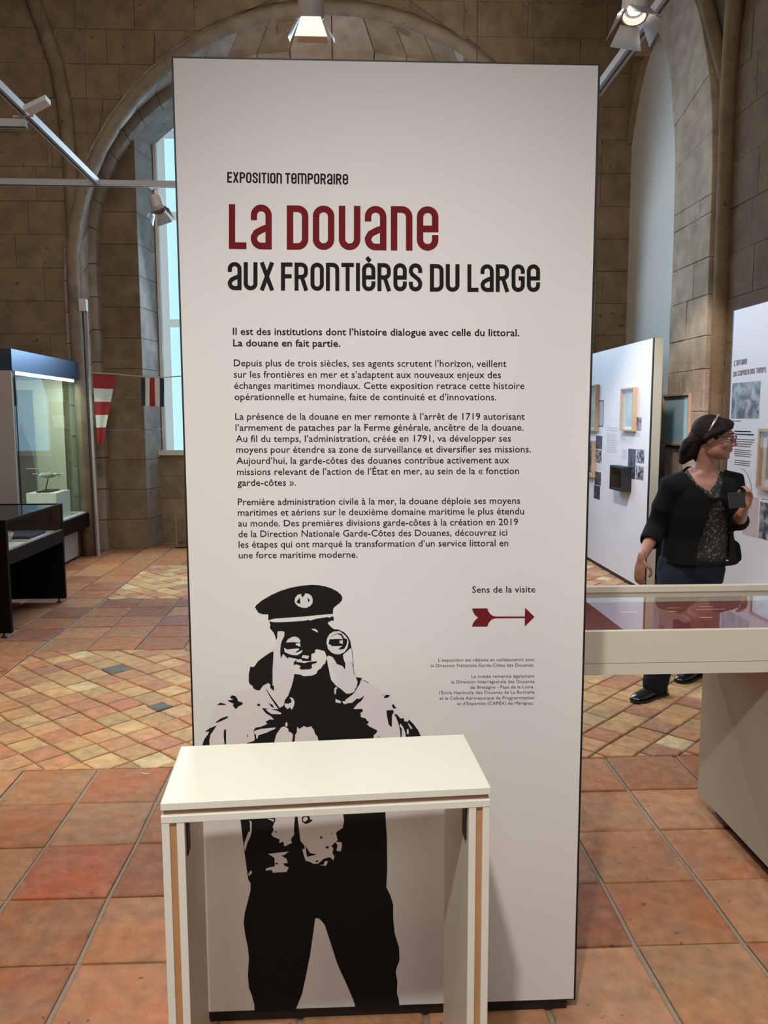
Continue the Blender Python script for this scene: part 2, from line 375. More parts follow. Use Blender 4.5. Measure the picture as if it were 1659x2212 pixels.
for lst, nm in ((big, 'square_tile'), (small, 'diamond_tile')):
    lst.sort(key=lambda e: -seen(e[0]))
    for k, (p, i, j, pal) in enumerate(lst):
        c = jit(rnd.choice(pal), .11)
        cx = sum(a[0] for a in p)/len(p); cy = sum(a[1] for a in p)/len(p)
        if nm == 'square_tile':
            if i == -1 and j == -3: c = (.40, .105, .045)
            if cy > YB1 and rnd.random() < .22: c = jit((.26, .085, .05), .1)
            if cx > 1.5 and cy < 2.9 and (i+j) % 4 == 1: c = jit(REDT, .1)
        else:
            if cx < 0 and rnd.random() < .012: c = (.12, .12, .12)
            if rnd.random() < .05: c = (.62, .50, .30)
        top = rnd.uniform(-.002, .002)
        m = MB() if k < 300 else rest
        slab(m, p, top, .0045, c)
        if k < 300: m.build(nm, 'tile', floor, tint=True, fix=False)
if rest.v: r_ = rest.build('distant_tiles', 'tile', floor, tint=True, fix=False); r_['kind'] = 'stuff'
# two small dark glazed tiles laid in the buff field
for cx_, cy_, a_ in ((-1.02, 4.29, .075), (-1.02+.17, 4.60, .06)):
    m = MB(); slab(m, [(cx_-a_, cy_), (cx_, cy_-a_), (cx_+a_, cy_), (cx_, cy_+a_)], .0045, .002, (.085, .095, .105)); m.build('dark_tile', 'tile', floor, tint=True, fix=False)

# ------------------------------------------------------------------ walls of limestone blocks
ST = (.26, .19, .115)          # brown limestone
LT = (.40, .34, .28)             # pale dressed stone
AC, AZ, AR = -.12, 3.06, 2.80    # great arch: centre, springing, radius
def arch_pts(a, b, zc, n_exp, nz=9, na=26):
    """half-outlines of an arched opening: from the floor up, over and down"""
    L1 = [(-a, zc*i/nz) for i in range(nz)]
    arc = []
    for i in range(na+1):
        t = math.pi*(1-i/na); c, s_ = math.cos(t), math.sin(t)
        arc.append((a*math.copysign(abs(c)**(2/n_exp), c), zc+b*abs(s_)**(2/n_exp)))
    return [(AC+x, z) for x, z in L1+arc+[(-x, z) for x, z in reversed(L1)]]
YW = 9.3
back = MB()
o_in = arch_pts(2.93, 2.93, AZ, 2)
XL, XR, ZT = -6.0, 3.3, 7.6
def ray_rect(x, z):
    if z <= AZ: return (XL if x < AC else XR, z)
    dx, dz = x-AC, z-AZ; t = 1e9
    if dx < -1e-6: t = min(t, (XL-AC)/dx)
    if dx > 1e-6: t = min(t, (XR-AC)/dx)
    if dz > 1e-6: t = min(t, (ZT-AZ)/dz)
    return (AC+dx*t, AZ+dz*t)
outr = [ray_rect(*q) for q in o_in]
for i in range(len(o_in)-1):
    a, b = o_in[i], o_in[i+1]; c, d = outr[i+1], outr[i]
    back.hexa([(a[0], YW+.02, a[1]), (b[0], YW+.02, b[1]), (c[0], YW+.02, c[1]), (d[0], YW+.02, d[1])],
              [(a[0], YW+.5, a[1]), (b[0], YW+.5, b[1]), (c[0], YW+.5, c[1]), (d[0], YW+.5, d[1])])
for sx in (XL, XR):     # upper corners the rays skip
    back.add([(sx, YW+.02, AZ+2), (AC, YW+.021, ZT), (sx, YW+.02, ZT)], [(0, 1, 2)])
wall_back = struct(back.build('wall_back', 'mortar', None))
def block(mb, poly, y0, y1, tint, g=.002, ch=.004):
    """a block seen in the XZ plane with a chamfered face at y0"""
    mb.tint = tint; n = len(poly); cx = sum(p[0] for p in poly)/n; cz = sum(p[1] for p in poly)/n
    def s(p, d):
        v = Vector((cx-p[0], cz-p[1])); l = max(v.length, 1e-4); v = v*(min(d*1.4, l*.4)/l); return (p[0]+v.x, p[1]+v.y)
    a = [s(p, g) for p in poly]; b = [s(p, g+ch) for p in poly]
    vs = [(x, y1, z) for x, z in a]+[(x, y0+ch, z) for x, z in a]+[(x, y0, z) for x, z in b]
    mb.add(vs, [(i, (i+1) % n, (i+1) % n+n, i+n) for i in range(n)]+[(i+n, (i+1) % n+n, (i+1) % n+2*n, i+2*n) for i in range(n)]+[tuple(range(2*n, 3*n))])
ch = .355; k = 0; z = 0.0; RO = 2.965
while z < 7.3:
    z1 = z+ch
    def xc(zz):
        if zz <= AZ: return RO
        return math.sqrt(max(0, RO*RO-(zz-AZ)**2))
    for side in (-1, 1):
        lim0, lim1 = xc(z), xc(z1); far = (AC-XL if side < 0 else XR-AC)
        e = far; st = rnd.uniform(.3, .75); pos = e
        while pos > min(lim0, lim1)+1e-3:
            nx = pos-st; st = rnd.uniform(.5, .95)
            p = [(pos, z), (pos, z1), (max(nx, lim1), z1), (max(nx, lim0), z)]
            if max(nx, lim1) < pos-.02 or max(nx, lim0) < pos-.02:
                p = [(min(pos, a) if 0 else max(a, 0), b) for a, b in p]
                if p[3][0] > pos: p[3] = (pos, z)
                if p[2][0] > pos: p[2] = (pos, z1)
                q = [(AC+side*a, b) for a, b in p]
                if areaof(q) > .012:
                    m = MB(); block(m, q, YW+rnd.uniform(-.004, .004), YW+.05, jit(ST if rnd.random() > .07 else (.25, .175, .115), .045), .0012)
                    m.build('stone', 'stone', wall_back, tint=True)
            pos = nx
            if pos <= 0: break
    z = z1; k += 1
# arch ring one: pale blocks running back as a splayed soffit
A1 = arch_pts(AR, AR, AZ, 2); A0 = arch_pts(2.957, 2.957, AZ, 2); B0 = arch_pts(2.78, 2.33, 3.30, 2.4)
for i in range(len(A1)-1):
    m = MB(); m.tint = jit(LT if rnd.random() > .2 else (.30, .23, .16), .10)
    g = .003
    def lerp(p, q, t): return (p[0]+(q[0]-p[0])*t, p[1]+(q[1]-p[1])*t)
    e = .012
    a0, a1 = lerp(A1[i], A1[i+1], e), lerp(A1[i], A1[i+1], 1-e); b0, b1 = lerp(A0[i], A0[i+1], e), lerp(A0[i], A0[i+1], 1-e)
    c0, c1 = lerp(B0[i], B0[i+1], e), lerp(B0[i], B0[i+1], 1-e)
    yf = YW-.03
    y3 = lambda p, y: (p[0], y, p[1])
    m.hexa([y3(a0, yf), y3(a1, yf), y3(b1, yf), y3(b0, yf)], [y3(c0, YW+.30), y3(c1, YW+.30), y3(b1, YW+.30), y3(b0, YW+.30)])
    m.build('voussoir', 'dressed', wall_back, tint=True)
# arch ring two and the recessed wall holding the window
C0 = arch_pts(2.70, 2.20, 3.30, 2.4)
BX = arch_pts(2.95, 2.80, 3.30, 2.4)
for i in range(len(B0)-1):
    m = MB(); m.tint = jit((.34, .29, .235), .10); e = .012
    a0, a1 = lerp(C0[i], C0[i+1], e), lerp(C0[i], C0[i+1], 1-e); b0, b1 = lerp(BX[i], BX[i+1], e), lerp(BX[i], BX[i+1], 1-e)
    m.hexa([y3(a0, YW+.302), y3(a1, YW+.302), y3(b1, YW+.302), y3(b0, YW+.302)], [y3(a0, YW+.46), y3(a1, YW+.46), y3(b1, YW+.46), y3(b0, YW+.46)])
    m.build('inner_voussoir', 'dressed', wall_back, tint=True)
WJ = 2.26
def ctop(dx, a=2.70, b=2.20, zc=3.30, n=2.4): return zc+b*max(0, 1-abs(dx/a)**n)**(1/n)
for side in (-1, 1):
    z = 0; k = 0
    while z < 4.75:
        z1 = min(z+ch, 4.9)
        m = MB()
        p = [(AC+side*2.9, z), (AC+side*WJ, z), (AC+side*WJ, min(z1, ctop(WJ)+.15)), (AC+side*2.9, min(z1, ctop(WJ)+.15))]
        block(m, p, YW+.45+rnd.uniform(-.004, .004), YW+.55, jit((.20, .145, .095), .1), .002); m.build('jamb_stone', 'stone', wall_back, tint=True)
        m = MB(); m.tint = jit((.33, .31, .27), .1)      # splayed reveal beside the window
        x0, x1 = AC+side*WJ, AC+side*(WJ-.09)
        m.hexa([(x0, YW+.46, z+.003), (x1, YW+1.0, z+.003), (x1, YW+1.0, min(z1, ctop(WJ)+.4)-.003), (x0, YW+.46, min(z1, ctop(WJ)+.4)-.003)],
               [(x0+side*.12, YW+.46, z+.003), (x1+side*.2, YW+1.0, z+.003), (x1+side*.2, YW+1.0, min(z1, ctop(WJ)+.4)-.003), (x0+side*.12, YW+.46, min(z1, ctop(WJ)+.4)-.003)])
        m.build('reveal_stone', 'dressed', wall_back, tint=True)
        z = z1; k += 1
m = MB(); m.tint = (.30, .27, .22); n = 24       # head of the window bay
for i in range(n):
    d0, d1 = -WJ-.02+2*(WJ+.02)*i/n, -WJ-.02+2*(WJ+.02)*(i+1)/n
    m.hexa([(AC+d0, YW+.46, ctop(d0)), (AC+d1, YW+.46, ctop(d1)), (AC+d1, YW+1.02, ctop(d1)), (AC+d0, YW+1.02, ctop(d0))],
           [(AC+d0, YW+.46, ctop(d0)+.5), (AC+d1, YW+.46, ctop(d1)+.5), (AC+d1, YW+1.02, ctop(d1)+.5), (AC+d0, YW+1.02, ctop(d0)+.5)])
m.build('window_head', 'stone', wall_back, tint=True)
z = 0; kk = 0
while z < 1.05:                                  # wall under the sill
    x = AC-2.3
    while x < AC+2.3:
        x1 = min(x+rnd.uniform(.5, .9), AC+2.3); m = MB()
        block(m, [(x, z), (x1, z), (x1, z+.28), (x, z+.28)], YW+.9+rnd.uniform(-.004, .004), YW+.99, jit((.27, .21, .14), .12), .002); m.build('stone', 'stone', wall_back, tint=True); x = x1
    z += .28
box('sill_light_block', 'mortar', wall_back, AC-2.4, AC+2.4, YW+.99, YW+1.3, 0, 1.10)  # unseen backing added to stop outside light leaking through the joints
# ---- window
WZ0, WY = 1.14, YW+1.0
win = struct(box('window_1', 'white', None, AC-2.28, AC+2.28, WY-.16, WY+.02, WZ0-.04, WZ0+.02))      # sill board
n = 40; bl = MB()
for i in range(n):
    d0, d1 = -2.14+4.28*i/n, -2.14+4.28*(i+1)/n
    bl.add([(AC+d0, WY+.03, WZ0), (AC+d1, WY+.03, WZ0), (AC+d1, WY+.03, ctop(d1)+.1), (AC+d0, WY+.03, ctop(d0)+.1)], [(0, 1, 2, 3)])
bl.build('blind', 'blind', win)
for x in (-2.15, 2.15): box('window_frame', 'white', win, AC+x-.018, AC+x+.018, WY-.05, WY+.02, WZ0+.02, 5.2)
for s_ in (-1, 1): box('blind_edge', 'blind_edge', win, AC+s_*2.132 if s_ < 0 else AC+2.04, AC-2.04 if s_ < 0 else AC+2.132, WY+.015, WY+.025, WZ0+.02, 5.25)
for z in (2.72, 4.0, 4.95): box('glazing_bar', 'blind_edge', win, AC-2.04, AC+2.04, WY+.010, WY+.024, z-.05, z+.05)
for x in (-.94, 0, .94): box('mullion', 'blind_edge', win, AC+x-.05, AC+x+.05, WY+.004, WY+.022, WZ0+.02, 5.1)

# ---- right wall with its tall blind arch
XW = 3.05
wall_right = struct(box('wall_right', 'mortar', None, XW+.25, XW+.45, -4, YW+.5, 0, 7.6))
NY, NA, NZ, NB = 8.55, .91, 3.40, 2.0
pl = MB(); outl = [(NY-NA-.05, 0)]+[(NY-(NA+.05)*math.cos(math.pi*i/24), NZ+(NB+.05)*math.sin(math.pi*i/24)) for i in range(25)]+[(NY+NA+.05, 0)]
pl.flat(outl, lambda a, b: (XW+.16, a, b)); pl.build('plaster_infill', 'plaster', wall_right)
def rblock(poly, x0, x1, tint, g=.002, ch=.005, name='stone', mt='stone'):
    m = MB(); m.tint = tint; n = len(poly); cx = sum(p[0] for p in poly)/n; cz = sum(p[1] for p in poly)/n
    def s(p, d):
        v = Vector((cx-p[0], cz-p[1])); l = max(v.length, 1e-4); v = v*(min(d*1.4, l*.4)/l); return (p[0]+v.x, p[1]+v.y)
    a = [s(p, g) for p in poly]; b = [s(p, g+ch) for p in poly]
    vs = [(x1, y, z) for y, z in a]+[(x0+ch, y, z) for y, z in a]+[(x0, y, z) for y, z in b]
    m.add(vs, [(i, (i+1) % n, (i+1) % n+n, i+n) for i in range(n)]+[(i+n, (i+1) % n+n, (i+1) % n+2*n, i+2*n) for i in range(n)]+[tuple(range(2*n, 3*n))])
    m.build(name, mt, wall_right, tint=True)
OA, OB = 1.70, 2.45
def clipy(p): return [(min(y, YW-.005), z) for y, z in p]
z = 0; k = 0
while z < NZ-.01:                                # pier below the ring: two blocks to a course
    h_ = [.31, .36, .28, .34][k % 4]; z1 = min(z+h_, NZ); sp = [.30, .48, .22, .42][k % 4]
    rblock([(NY-OA, z), (NY-OA+sp, z), (NY-OA+sp, z1), (NY-OA, z1)], XW+rnd.uniform(0, .008), XW+.25, jit((.37, .295, .22), .08), name='pier_stone', mt='dressed')
    rblock([(NY-OA+sp, z), (NY-NA, z), (NY-NA, z1), (NY-OA+sp, z1)], XW+rnd.uniform(0, .008), XW+.25, jit((.39, .31, .235), .08), name='pier_stone', mt='dressed')
    z = z1; k += 1
nv = 15
for i in range(nv):
    t0, t1 = math.pi*i/nv, math.pi*(i+1)/nv
    q = lambda t, a, b: (NY-a*math.cos(t), NZ+b*math.sin(t))
    p = clipy([q(t0, NA, NB), q((t0+t1)/2, NA, NB), q(t1, NA, NB), q(t1, OA, OB), q((t0+t1)/2, OA, OB), q(t0, OA, OB)])
    far_ = t0 > 1.75
    if areaof(p) > .02: rblock(p, XW+(.10 if far_ else rnd.uniform(0, .01)), XW+.25, jit(ST if far_ else (.38, .30, .225), .06), name='voussoir', mt='stone' if far_ else 'dressed')
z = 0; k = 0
while z < 7.3:                                   # wall beyond the ring, shade put into its darker stone tint
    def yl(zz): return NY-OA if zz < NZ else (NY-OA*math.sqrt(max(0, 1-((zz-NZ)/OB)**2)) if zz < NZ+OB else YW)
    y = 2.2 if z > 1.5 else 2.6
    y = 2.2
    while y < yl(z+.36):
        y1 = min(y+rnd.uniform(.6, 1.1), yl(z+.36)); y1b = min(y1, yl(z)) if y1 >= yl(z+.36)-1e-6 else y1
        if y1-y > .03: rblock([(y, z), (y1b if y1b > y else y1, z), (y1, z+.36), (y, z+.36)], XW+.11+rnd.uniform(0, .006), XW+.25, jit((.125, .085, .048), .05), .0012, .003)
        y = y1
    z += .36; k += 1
# ribs of the vault
def rib(name, pts, r, c):
    m = MB(); m.tint = c; m.tube(pts, r, 8); return struct(m.build(name, 'stone', None, tint=True, smooth=True))
j = at(1575, 190, X=XW+.08)
rib('trim_1', [(XW+.10, j[1], 0), (XW+.10, j[1], 2), tuple(j), tuple(at(1583, 60, X=XW+.06)), tuple(at(1592, -60, X=XW+.04)), tuple(at(1598, -200, X=XW+.02))], .075, (.17, .12, .072))
rib('trim_2', [tuple(j), tuple(at(1558, 130, X=XW+.04)), tuple(at(1535, 40, X=XW)), tuple(at(1515, -30, X=XW-.05)), tuple(at(1480, -140, X=XW-.1))], .06, (.15, .105, .062))
jl = [at(x, y, Y=YW+.0) for x, y in ((40, -90), (72, 0), (98, 70), (122, 140), (140, 230), (150, 330), (157, 430), (163, 560))]
rib('trim_3', [tuple(q) for q in jl]+[(jl[-1][0], YW, 0)], .085, (.25, .19, .13))
rib('trim_4', [(-2.93, YW-.03, 0), (-2.95, YW-.04, 1.6), (-2.965, YW-.05, AZ-.3)]+[(AC-2.86*math.cos(t), YW-.05, AZ+2.86*math.sin(t)) for t in [i*math.pi/30 for i in range(1, 30)]]+[(AC+2.87, YW-.02, 0)], .075, (.27, .22, .165))
# rest of the hall
wall_left = struct(box('wall_left', 'mortar', None, -6.2, -6, -4, YW+.5, 0, 7.6))
wall_front = struct(box('wall_front', 'mortar', None, -6.2, 3.5, -4.2, -4, 0, 7.6))
ceiling = struct(box('ceiling', 'mortar', None, -6.2, 3.5, -4.2, YW+.55, 7.6, 7.8))

# ------------------------------------------------------------------ the exhibition panel
PY = 1.937; PXL, PXR, PZ0, PZ1 = -.384, .590, .032, 2.356
panel = thing('exhibition_panel', 'tall white exhibition panel with red and black title, standing behind the small white table', 'panel', (.1, PY+.05, 0))
box('board', 'panel', panel, PXL+.0045, PXR-.0055, PY, PY+.02, PZ0+.004, PZ1-.0045)
box('black_frame', 'black', panel, PXL, PXR, PY+.0015, PY+.14, PZ0, PZ1)
box('plinth', 'black', panel, PXL+.02, PXR-.02, PY+.012, PY+.13, 0.0, PZ0)
def onp(x, y): p = at(x, y, Y=PY); return (p[0], p[2])
def crop(ox, oy, s): return lambda pts: [(ox+a/s, oy+b/s) for a, b in pts]
cA = crop(400, 1220, 2.9625); cB = crop(420, 1240, 5.925); cC = crop(600, 1240, 5.925); cD = crop(420, 1430, 5.925); cE = crop(680, 1430, 5.925)
cF = crop(500, 1740, 4.366); cG = crop(500, 1950, 4.366); cH = crop(920, 1250, 6.381)
def printed(name, mat, polys, lvl, parent=panel):
    for p in polys:
        m = MB(); q = [onp(*a) for a in p]; m.flat(q, lambda u, v: (u, PY-.0003*lvl, v)); m.build(name, mat, parent)
# stencilled officer with binoculars: pale coat, black shapes, pale cut-outs, black details
hat = cB([(945, 590), (945, 515), (870, 512), (820, 495), (775, 425), (790, 400), (860, 340), (980, 270), (1100, 215), (1230, 175), (1360, 150), (1500, 138)]) + \
      cC([(520, 142), (600, 155), (680, 180), (760, 220), (810, 265), (828, 300), (820, 335), (790, 370), (720, 425), (708, 450), (706, 510), (640, 512), (300, 545), (0, 565)]) + cB([(1010, 572)])
face = cB([(955, 612), (975, 605), (1010, 616), (1100, 617), (1400, 598), (1470, 585), (1475, 597), (1560, 572), (1659, 556)]) + \
       cC([(640, 550), (665, 560), (680, 545), (713, 543), (718, 600), (700, 592), (650, 610), (640, 632), (690, 685), (720, 705), (770, 708), (850, 745), (900, 800), (930, 860), (942, 940), (915, 960), (870, 1000), (835, 1030), (840, 1080), (865, 1150), (862, 1220), (845, 1200), (830, 1175),
            (800, 1165), (755, 1150), (730, 1100), (700, 1060), (650, 1040), (628, 1060), (600, 985), (530, 965), (495, 960), (475, 975), (478, 1003), (430, 1022), (428, 1110), (315, 1110), (300, 1085), (265, 1090), (135, 1062), (130, 1085), (70, 1020), (40, 1078), (30, 1000), (38, 905), (55, 850), (85, 790), (85, 735), (35, 728)]) + \
       cB([(1062, 735), (1060, 810), (1045, 845), (1035, 800), (1015, 750), (965, 690), (972, 640)])
neck = cD([(1280, 152), (1350, 160), (1400, 180), (1500, 175), (1560, 150), (1580, 105), (1620, 80), (1659, 20)]) + cC([(600, 1160), (628, 1075), (640, 1160), (660, 1244)]) + \
       cE([(190, 150), (210, 230), (270, 300), (340, 350), (400, 402), (440, 405), (500, 385), (518, 345), (538, 310), (548, 250), (530, 205), (520, 195), (580, 200), (610, 210), (590, 230), (570, 290), (550, 318), (530, 350), (500, 400), (450, 440), (395, 480), (385, 500), (410, 528), (480, 520),
            (540, 465), (565, 472), (600, 455), (630, 428), (620, 460), (590, 500), (550, 530), (490, 602), (610, 600), (615, 630), (585, 650), (590, 705), (650, 720), (665, 745), (690, 765), (680, 790), (660, 790), (700, 825), (800, 875), (790, 905), (755, 935), (750, 965)]) + \
       cF([(1450, 50), (1465, 300), (1468, 600), (1460, 770), (1500, 850), (1522, 930)]) + cG([(1525, 0), (1525, 150), (1540, 290), (1580, 420), (1585, 540), (1555, 620), (1550, 660), (1565, 740), (1560, 850), (1578, 910), (1585, 988),
            (1175, 1000), (1150, 920), (1100, 800), (1000, 580), (920, 330), (880, 210), (850, 170), (820, 145), (790, 145), (770, 290), (740, 500), (700, 700), (665, 860), (600, 1020), (220, 1033), (215, 960), (195, 880), (165, 800), (155, 680), (165, 530), (155, 420), (130, 300), (115, 190), (125, 100), (150, 0)]) + \
       cF([(180, 800), (180, 730), (160, 700), (145, 600), (120, 420), (100, 260), (82, 110)]) + cD([(560, 1100), (690, 1030), (760, 1010), (775, 985), (765, 925), (755, 880), (780, 840), (860, 825), (935, 790), (910, 765), (960, 735), (1020, 735), (975, 690), (920, 660), (862, 590), (905, 592), (1000, 605), (1075, 602),
            (1030, 540), (970, 450), (915, 348), (925, 350), (985, 445), (1045, 520), (1090, 588), (1140, 560), (1152, 515), (1155, 490), (1200, 430), (1240, 320), (1265, 230)])
sleeve = cB([(1000, 990), (960, 1010), (900, 1050), (820, 1110), (760, 1190)]) + cD([(715, 60), (697, 150), (695, 240), (705, 280), (740, 300), (760, 340), (800, 360), (835, 362), (880, 300), (945, 265), (972, 290), (970, 330), (1018, 370), (1018, 305), (1000, 300), (1000, 100)]) + cB([(1008, 1100), (1012, 990)])
coatL = cA([(112, 1150), (150, 1030), (180, 950), (205, 890), (280, 835), (380, 800), (440, 790), (520, 760), (560, 790), (560, 550), (590, 480), (600, 425), (640, 425), (690, 560), (700, 640), (690, 720), (660, 840), (640, 900), (600, 1150), (400, 1180)])
coatR = cE([(200, 0), (300, 10), (480, 0), (510, 150), (600, 210), (700, 270), (860, 370), (980, 420), (1000, 530), (1090, 620), (1200, 730), (1320, 880), (1360, 950), (1300, 990), (600, 990), (500, 700), (300, 300)])
chin = cC([(60, 1060), (640, 960), (600, 1180), (520, 1260), (300, 1290), (180, 1240), (100, 1200)])
printed('pale_coat_patch', 'light_print', [coatL, coatR], 1)
blk = [hat, face, neck, sleeve,
    cE([(862, 418), (878, 415), (875, 432)]), cE([(880, 455), (905, 420), (960, 418), (945, 450), (900, 462)]), cE([(985, 560), (1000, 535), (1045, 590), (1010, 597)]),
    cE([(915, 620), (1000, 612), (1012, 640), (988, 680), (985, 825), (972, 828), (945, 795), (925, 700)]),
    cE([(1015, 665), (1050, 668), (1095, 722), (1140, 720), (1145, 757), (1190, 765), (1205, 735), (1260, 790), (1320, 870), (1362, 960), (1165, 960), (1158, 900), (1130, 830), (1095, 785), (1085, 820), (1112, 850), (1112, 960), (1098, 960), (1090, 870), (1075, 800), (1040, 705)]),
    cD([(285, 550), (310, 535), (332, 520), (375, 530), (415, 550)]), cD([(425, 490), (500, 482), (455, 455), (480, 425), (525, 435), (550, 470), (560, 500), (620, 520), (608, 550), (570, 562), (530, 602), (492, 560), (502, 532), (450, 510)]),
    cD([(803, 535), (840, 535), (842, 562), (805, 560)]), cD([(270, 770), (340, 720), (430, 690), (425, 715), (330, 760), (280, 778)]),
    cD([(135, 888), (200, 845), (285, 812), (240, 880), (205, 930), (190, 1000), (195, 1065), (100, 1065), (125, 990), (170, 930), (190, 892)]),
    cD([(380, 865), (405, 862), (405, 1050), (385, 1050), (374, 940)]), cD([(670, 918), (690, 950), (676, 955)]), cD([(950, 525), (1000, 548), (1025, 590), (985, 572)]),
    cC([(942, 940), (948, 940), (975, 1200), (969, 1200)]), cE([(470, 0), (476, 0), (512, 165), (505, 165)]), cE([(610, 225), (690, 262), (688, 270), (612, 232)]), cE([(812, 945), (832, 962), (812, 962)])]
printed('black_patch', 'ink', blk, 2)
cut = [cC([(215, 345), (225, 300), (255, 265), (300, 252), (305, 285), (320, 297), (330, 280), (345, 270), (348, 246), (390, 250), (430, 275), (448, 320), (445, 370), (415, 410), (385, 420), (375, 432), (320, 432), (260, 410), (225, 375)]),
    cC([(435, 700), (480, 700), (515, 730), (510, 750), (490, 735), (440, 712)]), cC([(305, 1070), (320, 1036), (402, 1045), (387, 1085)]),
    cC([(105, 875), (130, 835), (180, 805), (220, 798), (265, 815), (290, 850), (285, 875), (190, 870)]), cC([(230, 888), (285, 880), (292, 928), (260, 920), (230, 905)]),
    cC([(80, 940), (120, 965), (200, 955), (270, 950), (275, 965), (225, 1000), (240, 1005), (325, 968), (300, 1010), (250, 1038), (180, 1035), (90, 1000)]),
    cC([(622, 880), (632, 820), (665, 765), (715, 735), (790, 730), (820, 750), (868, 790), (900, 835), (906, 880), (890, 950), (850, 1000), (790, 1027), (740, 1025), (690, 1005), (645, 960)]),
    cD([(1227, 447), (1265, 465), (1282, 510), (1275, 560), (1245, 612), (1225, 580), (1190, 600), (1160, 575), (1150, 528), (1200, 533), (1240, 515), (1240, 480), (1222, 465)]),
    cD([(915, 602), (960, 600), (1050, 620), (1112, 650), (1105, 667), (990, 665), (935, 630)]), cD([(1170, 770), (1186, 770), (1194, 800), (1184, 828), (1170, 826), (1162, 800)]),
    cD([(765, 880), (850, 855), (1040, 835), (1032, 855), (960, 885), (920, 905), (820, 935), (806, 985), (790, 970), (790, 935), (762, 905)]),
    cE([(250, 340), (270, 315), (292, 330), (275, 350), (268, 412), (252, 408)]), cE([(265, 470), (335, 500), (330, 528), (265, 515)]), cE([(350, 500), (385, 500), (410, 520), (405, 540), (365, 530)]),
    cE([(1190, 772), (1215, 800), (1252, 850), (1225, 852), (1197, 800)]), cE([(1180, 855), (1200, 860), (1202, 920), (1176, 920)]),
    cF([(165, 140), (190, 150), (190, 240), (180, 290), (150, 350), (130, 430), (118, 400), (122, 350), (160, 250), (177, 240), (175, 160)]), cF([(340, 120), (400, 130), (400, 152), (350, 130)]),
    cF([(345, 455), (540, 432), (500, 465), (470, 470), (500, 490), (520, 500), (532, 540), (490, 545), (500, 565), (540, 585), (520, 625), (390, 632), (380, 605), (320, 612), (330, 590), (410, 570), (405, 490), (380, 475)]),
    cF([(160, 640), (185, 610), (195, 630), (165, 665)]), cF([(980, 340), (1040, 345), (1042, 380), (1030, 430), (990, 425), (1000, 375)]), cF([(830, 560), (870, 555), (880, 522), (912, 525), (890, 568)]),
    cD([(1020, 1030), (1050, 920), (1070, 895), (1110, 835), (1150, 822), (1200, 850), (1207, 890), (1240, 900), (1262, 930), (1250, 1010)])+cF([(600, 60), (600, 90), (590, 210), (592, 270), (560, 320), (572, 350), (500, 385), (490, 340), (450, 352), (455, 320), (390, 290), (375, 270), (400, 230), (388, 200), (415, 140), (400, 60)]),
    cD([(1283, 1010), (1290, 930), (1310, 900), (1315, 828), (1345, 855), (1400, 818), (1440, 835), (1495, 822), (1530, 870), (1545, 920), (1575, 950), (1588, 1010)])+cF([(1045, 40), (1062, 140), (1050, 210), (1000, 240), (985, 260), (1002, 325), (940, 380), (960, 400), (952, 450), (972, 480), (960, 515), (930, 485), (870, 500), (820, 545), (780, 550), (740, 530), (700, 520), (680, 460), (668, 410), (690, 408), (690, 380), (650, 330), (618, 60)])]
printed('pale_patch', 'light_print', cut, 3)
det = [cC([(283, 300), (245, 345), (245, 365), (290, 382)]), cC([(385, 303), (413, 333), (387, 362)]),
    cC([(650, 893), (665, 830), (700, 785), (760, 755), (820, 765), (850, 820), (892, 835), (880, 905), (850, 955), (800, 965), (775, 957), (830, 918), (690, 920), (680, 905)]),
    cC([(203, 1165), (210, 1120), (240, 1100), (250, 1120), (350, 1135), (400, 1122), (505, 1113), (490, 1135), (440, 1150), (430, 1180), (445, 1195), (400, 1215), (300, 1220), (275, 1195), (300, 1185), (280, 1165), (230, 1150)]),
    cF([(665, 110), (690, 90), (735, 100), (742, 128), (768, 137), (735, 160), (700, 173), (665, 150)]), cF([(835, 290), (855, 290), (855, 308), (838, 308)]), cF([(890, 383), (920, 385), (915, 403), (890, 402)]),
    cF([(700, 368), (712, 400), (740, 445), (802, 460), (715, 482), (705, 440)]), cF([(410, 245), (430, 238), (425, 255)]), cF([(410, 540), (440, 538), (435, 552), (415, 550)]), cF([(790, 520), (822, 515), (818, 530), (795, 532)]), cF([(932, 258), (948, 258), (948, 268)])]
printed('black_detail', 'ink', det, 4)
printed('pale_highlight', 'light_print', [cC([(665, 833), (700, 790), (760, 763), (810, 785), (833, 832), (750, 828)]), cC([(790, 850), (835, 845), (830, 895), (790, 880)]), cC([(238, 1108), (262, 1103), (350, 1128), (355, 1138), (240, 1122)]), cF([(680, 110), (712, 104), (722, 130), (690, 152), (674, 140)])], 5)
printed('arrow', 'red', [cH([(635, 410), (845, 408), (860, 450), (890, 490), (930, 515), (980, 521), (1362, 520), (1368, 400), (1495, 527), (1362, 658), (1362, 542), (960, 545), (910, 560), (870, 600), (845, 660), (635, 660), (650, 610), (680, 570), (720, 535), (680, 505), (650, 460)])], 2)
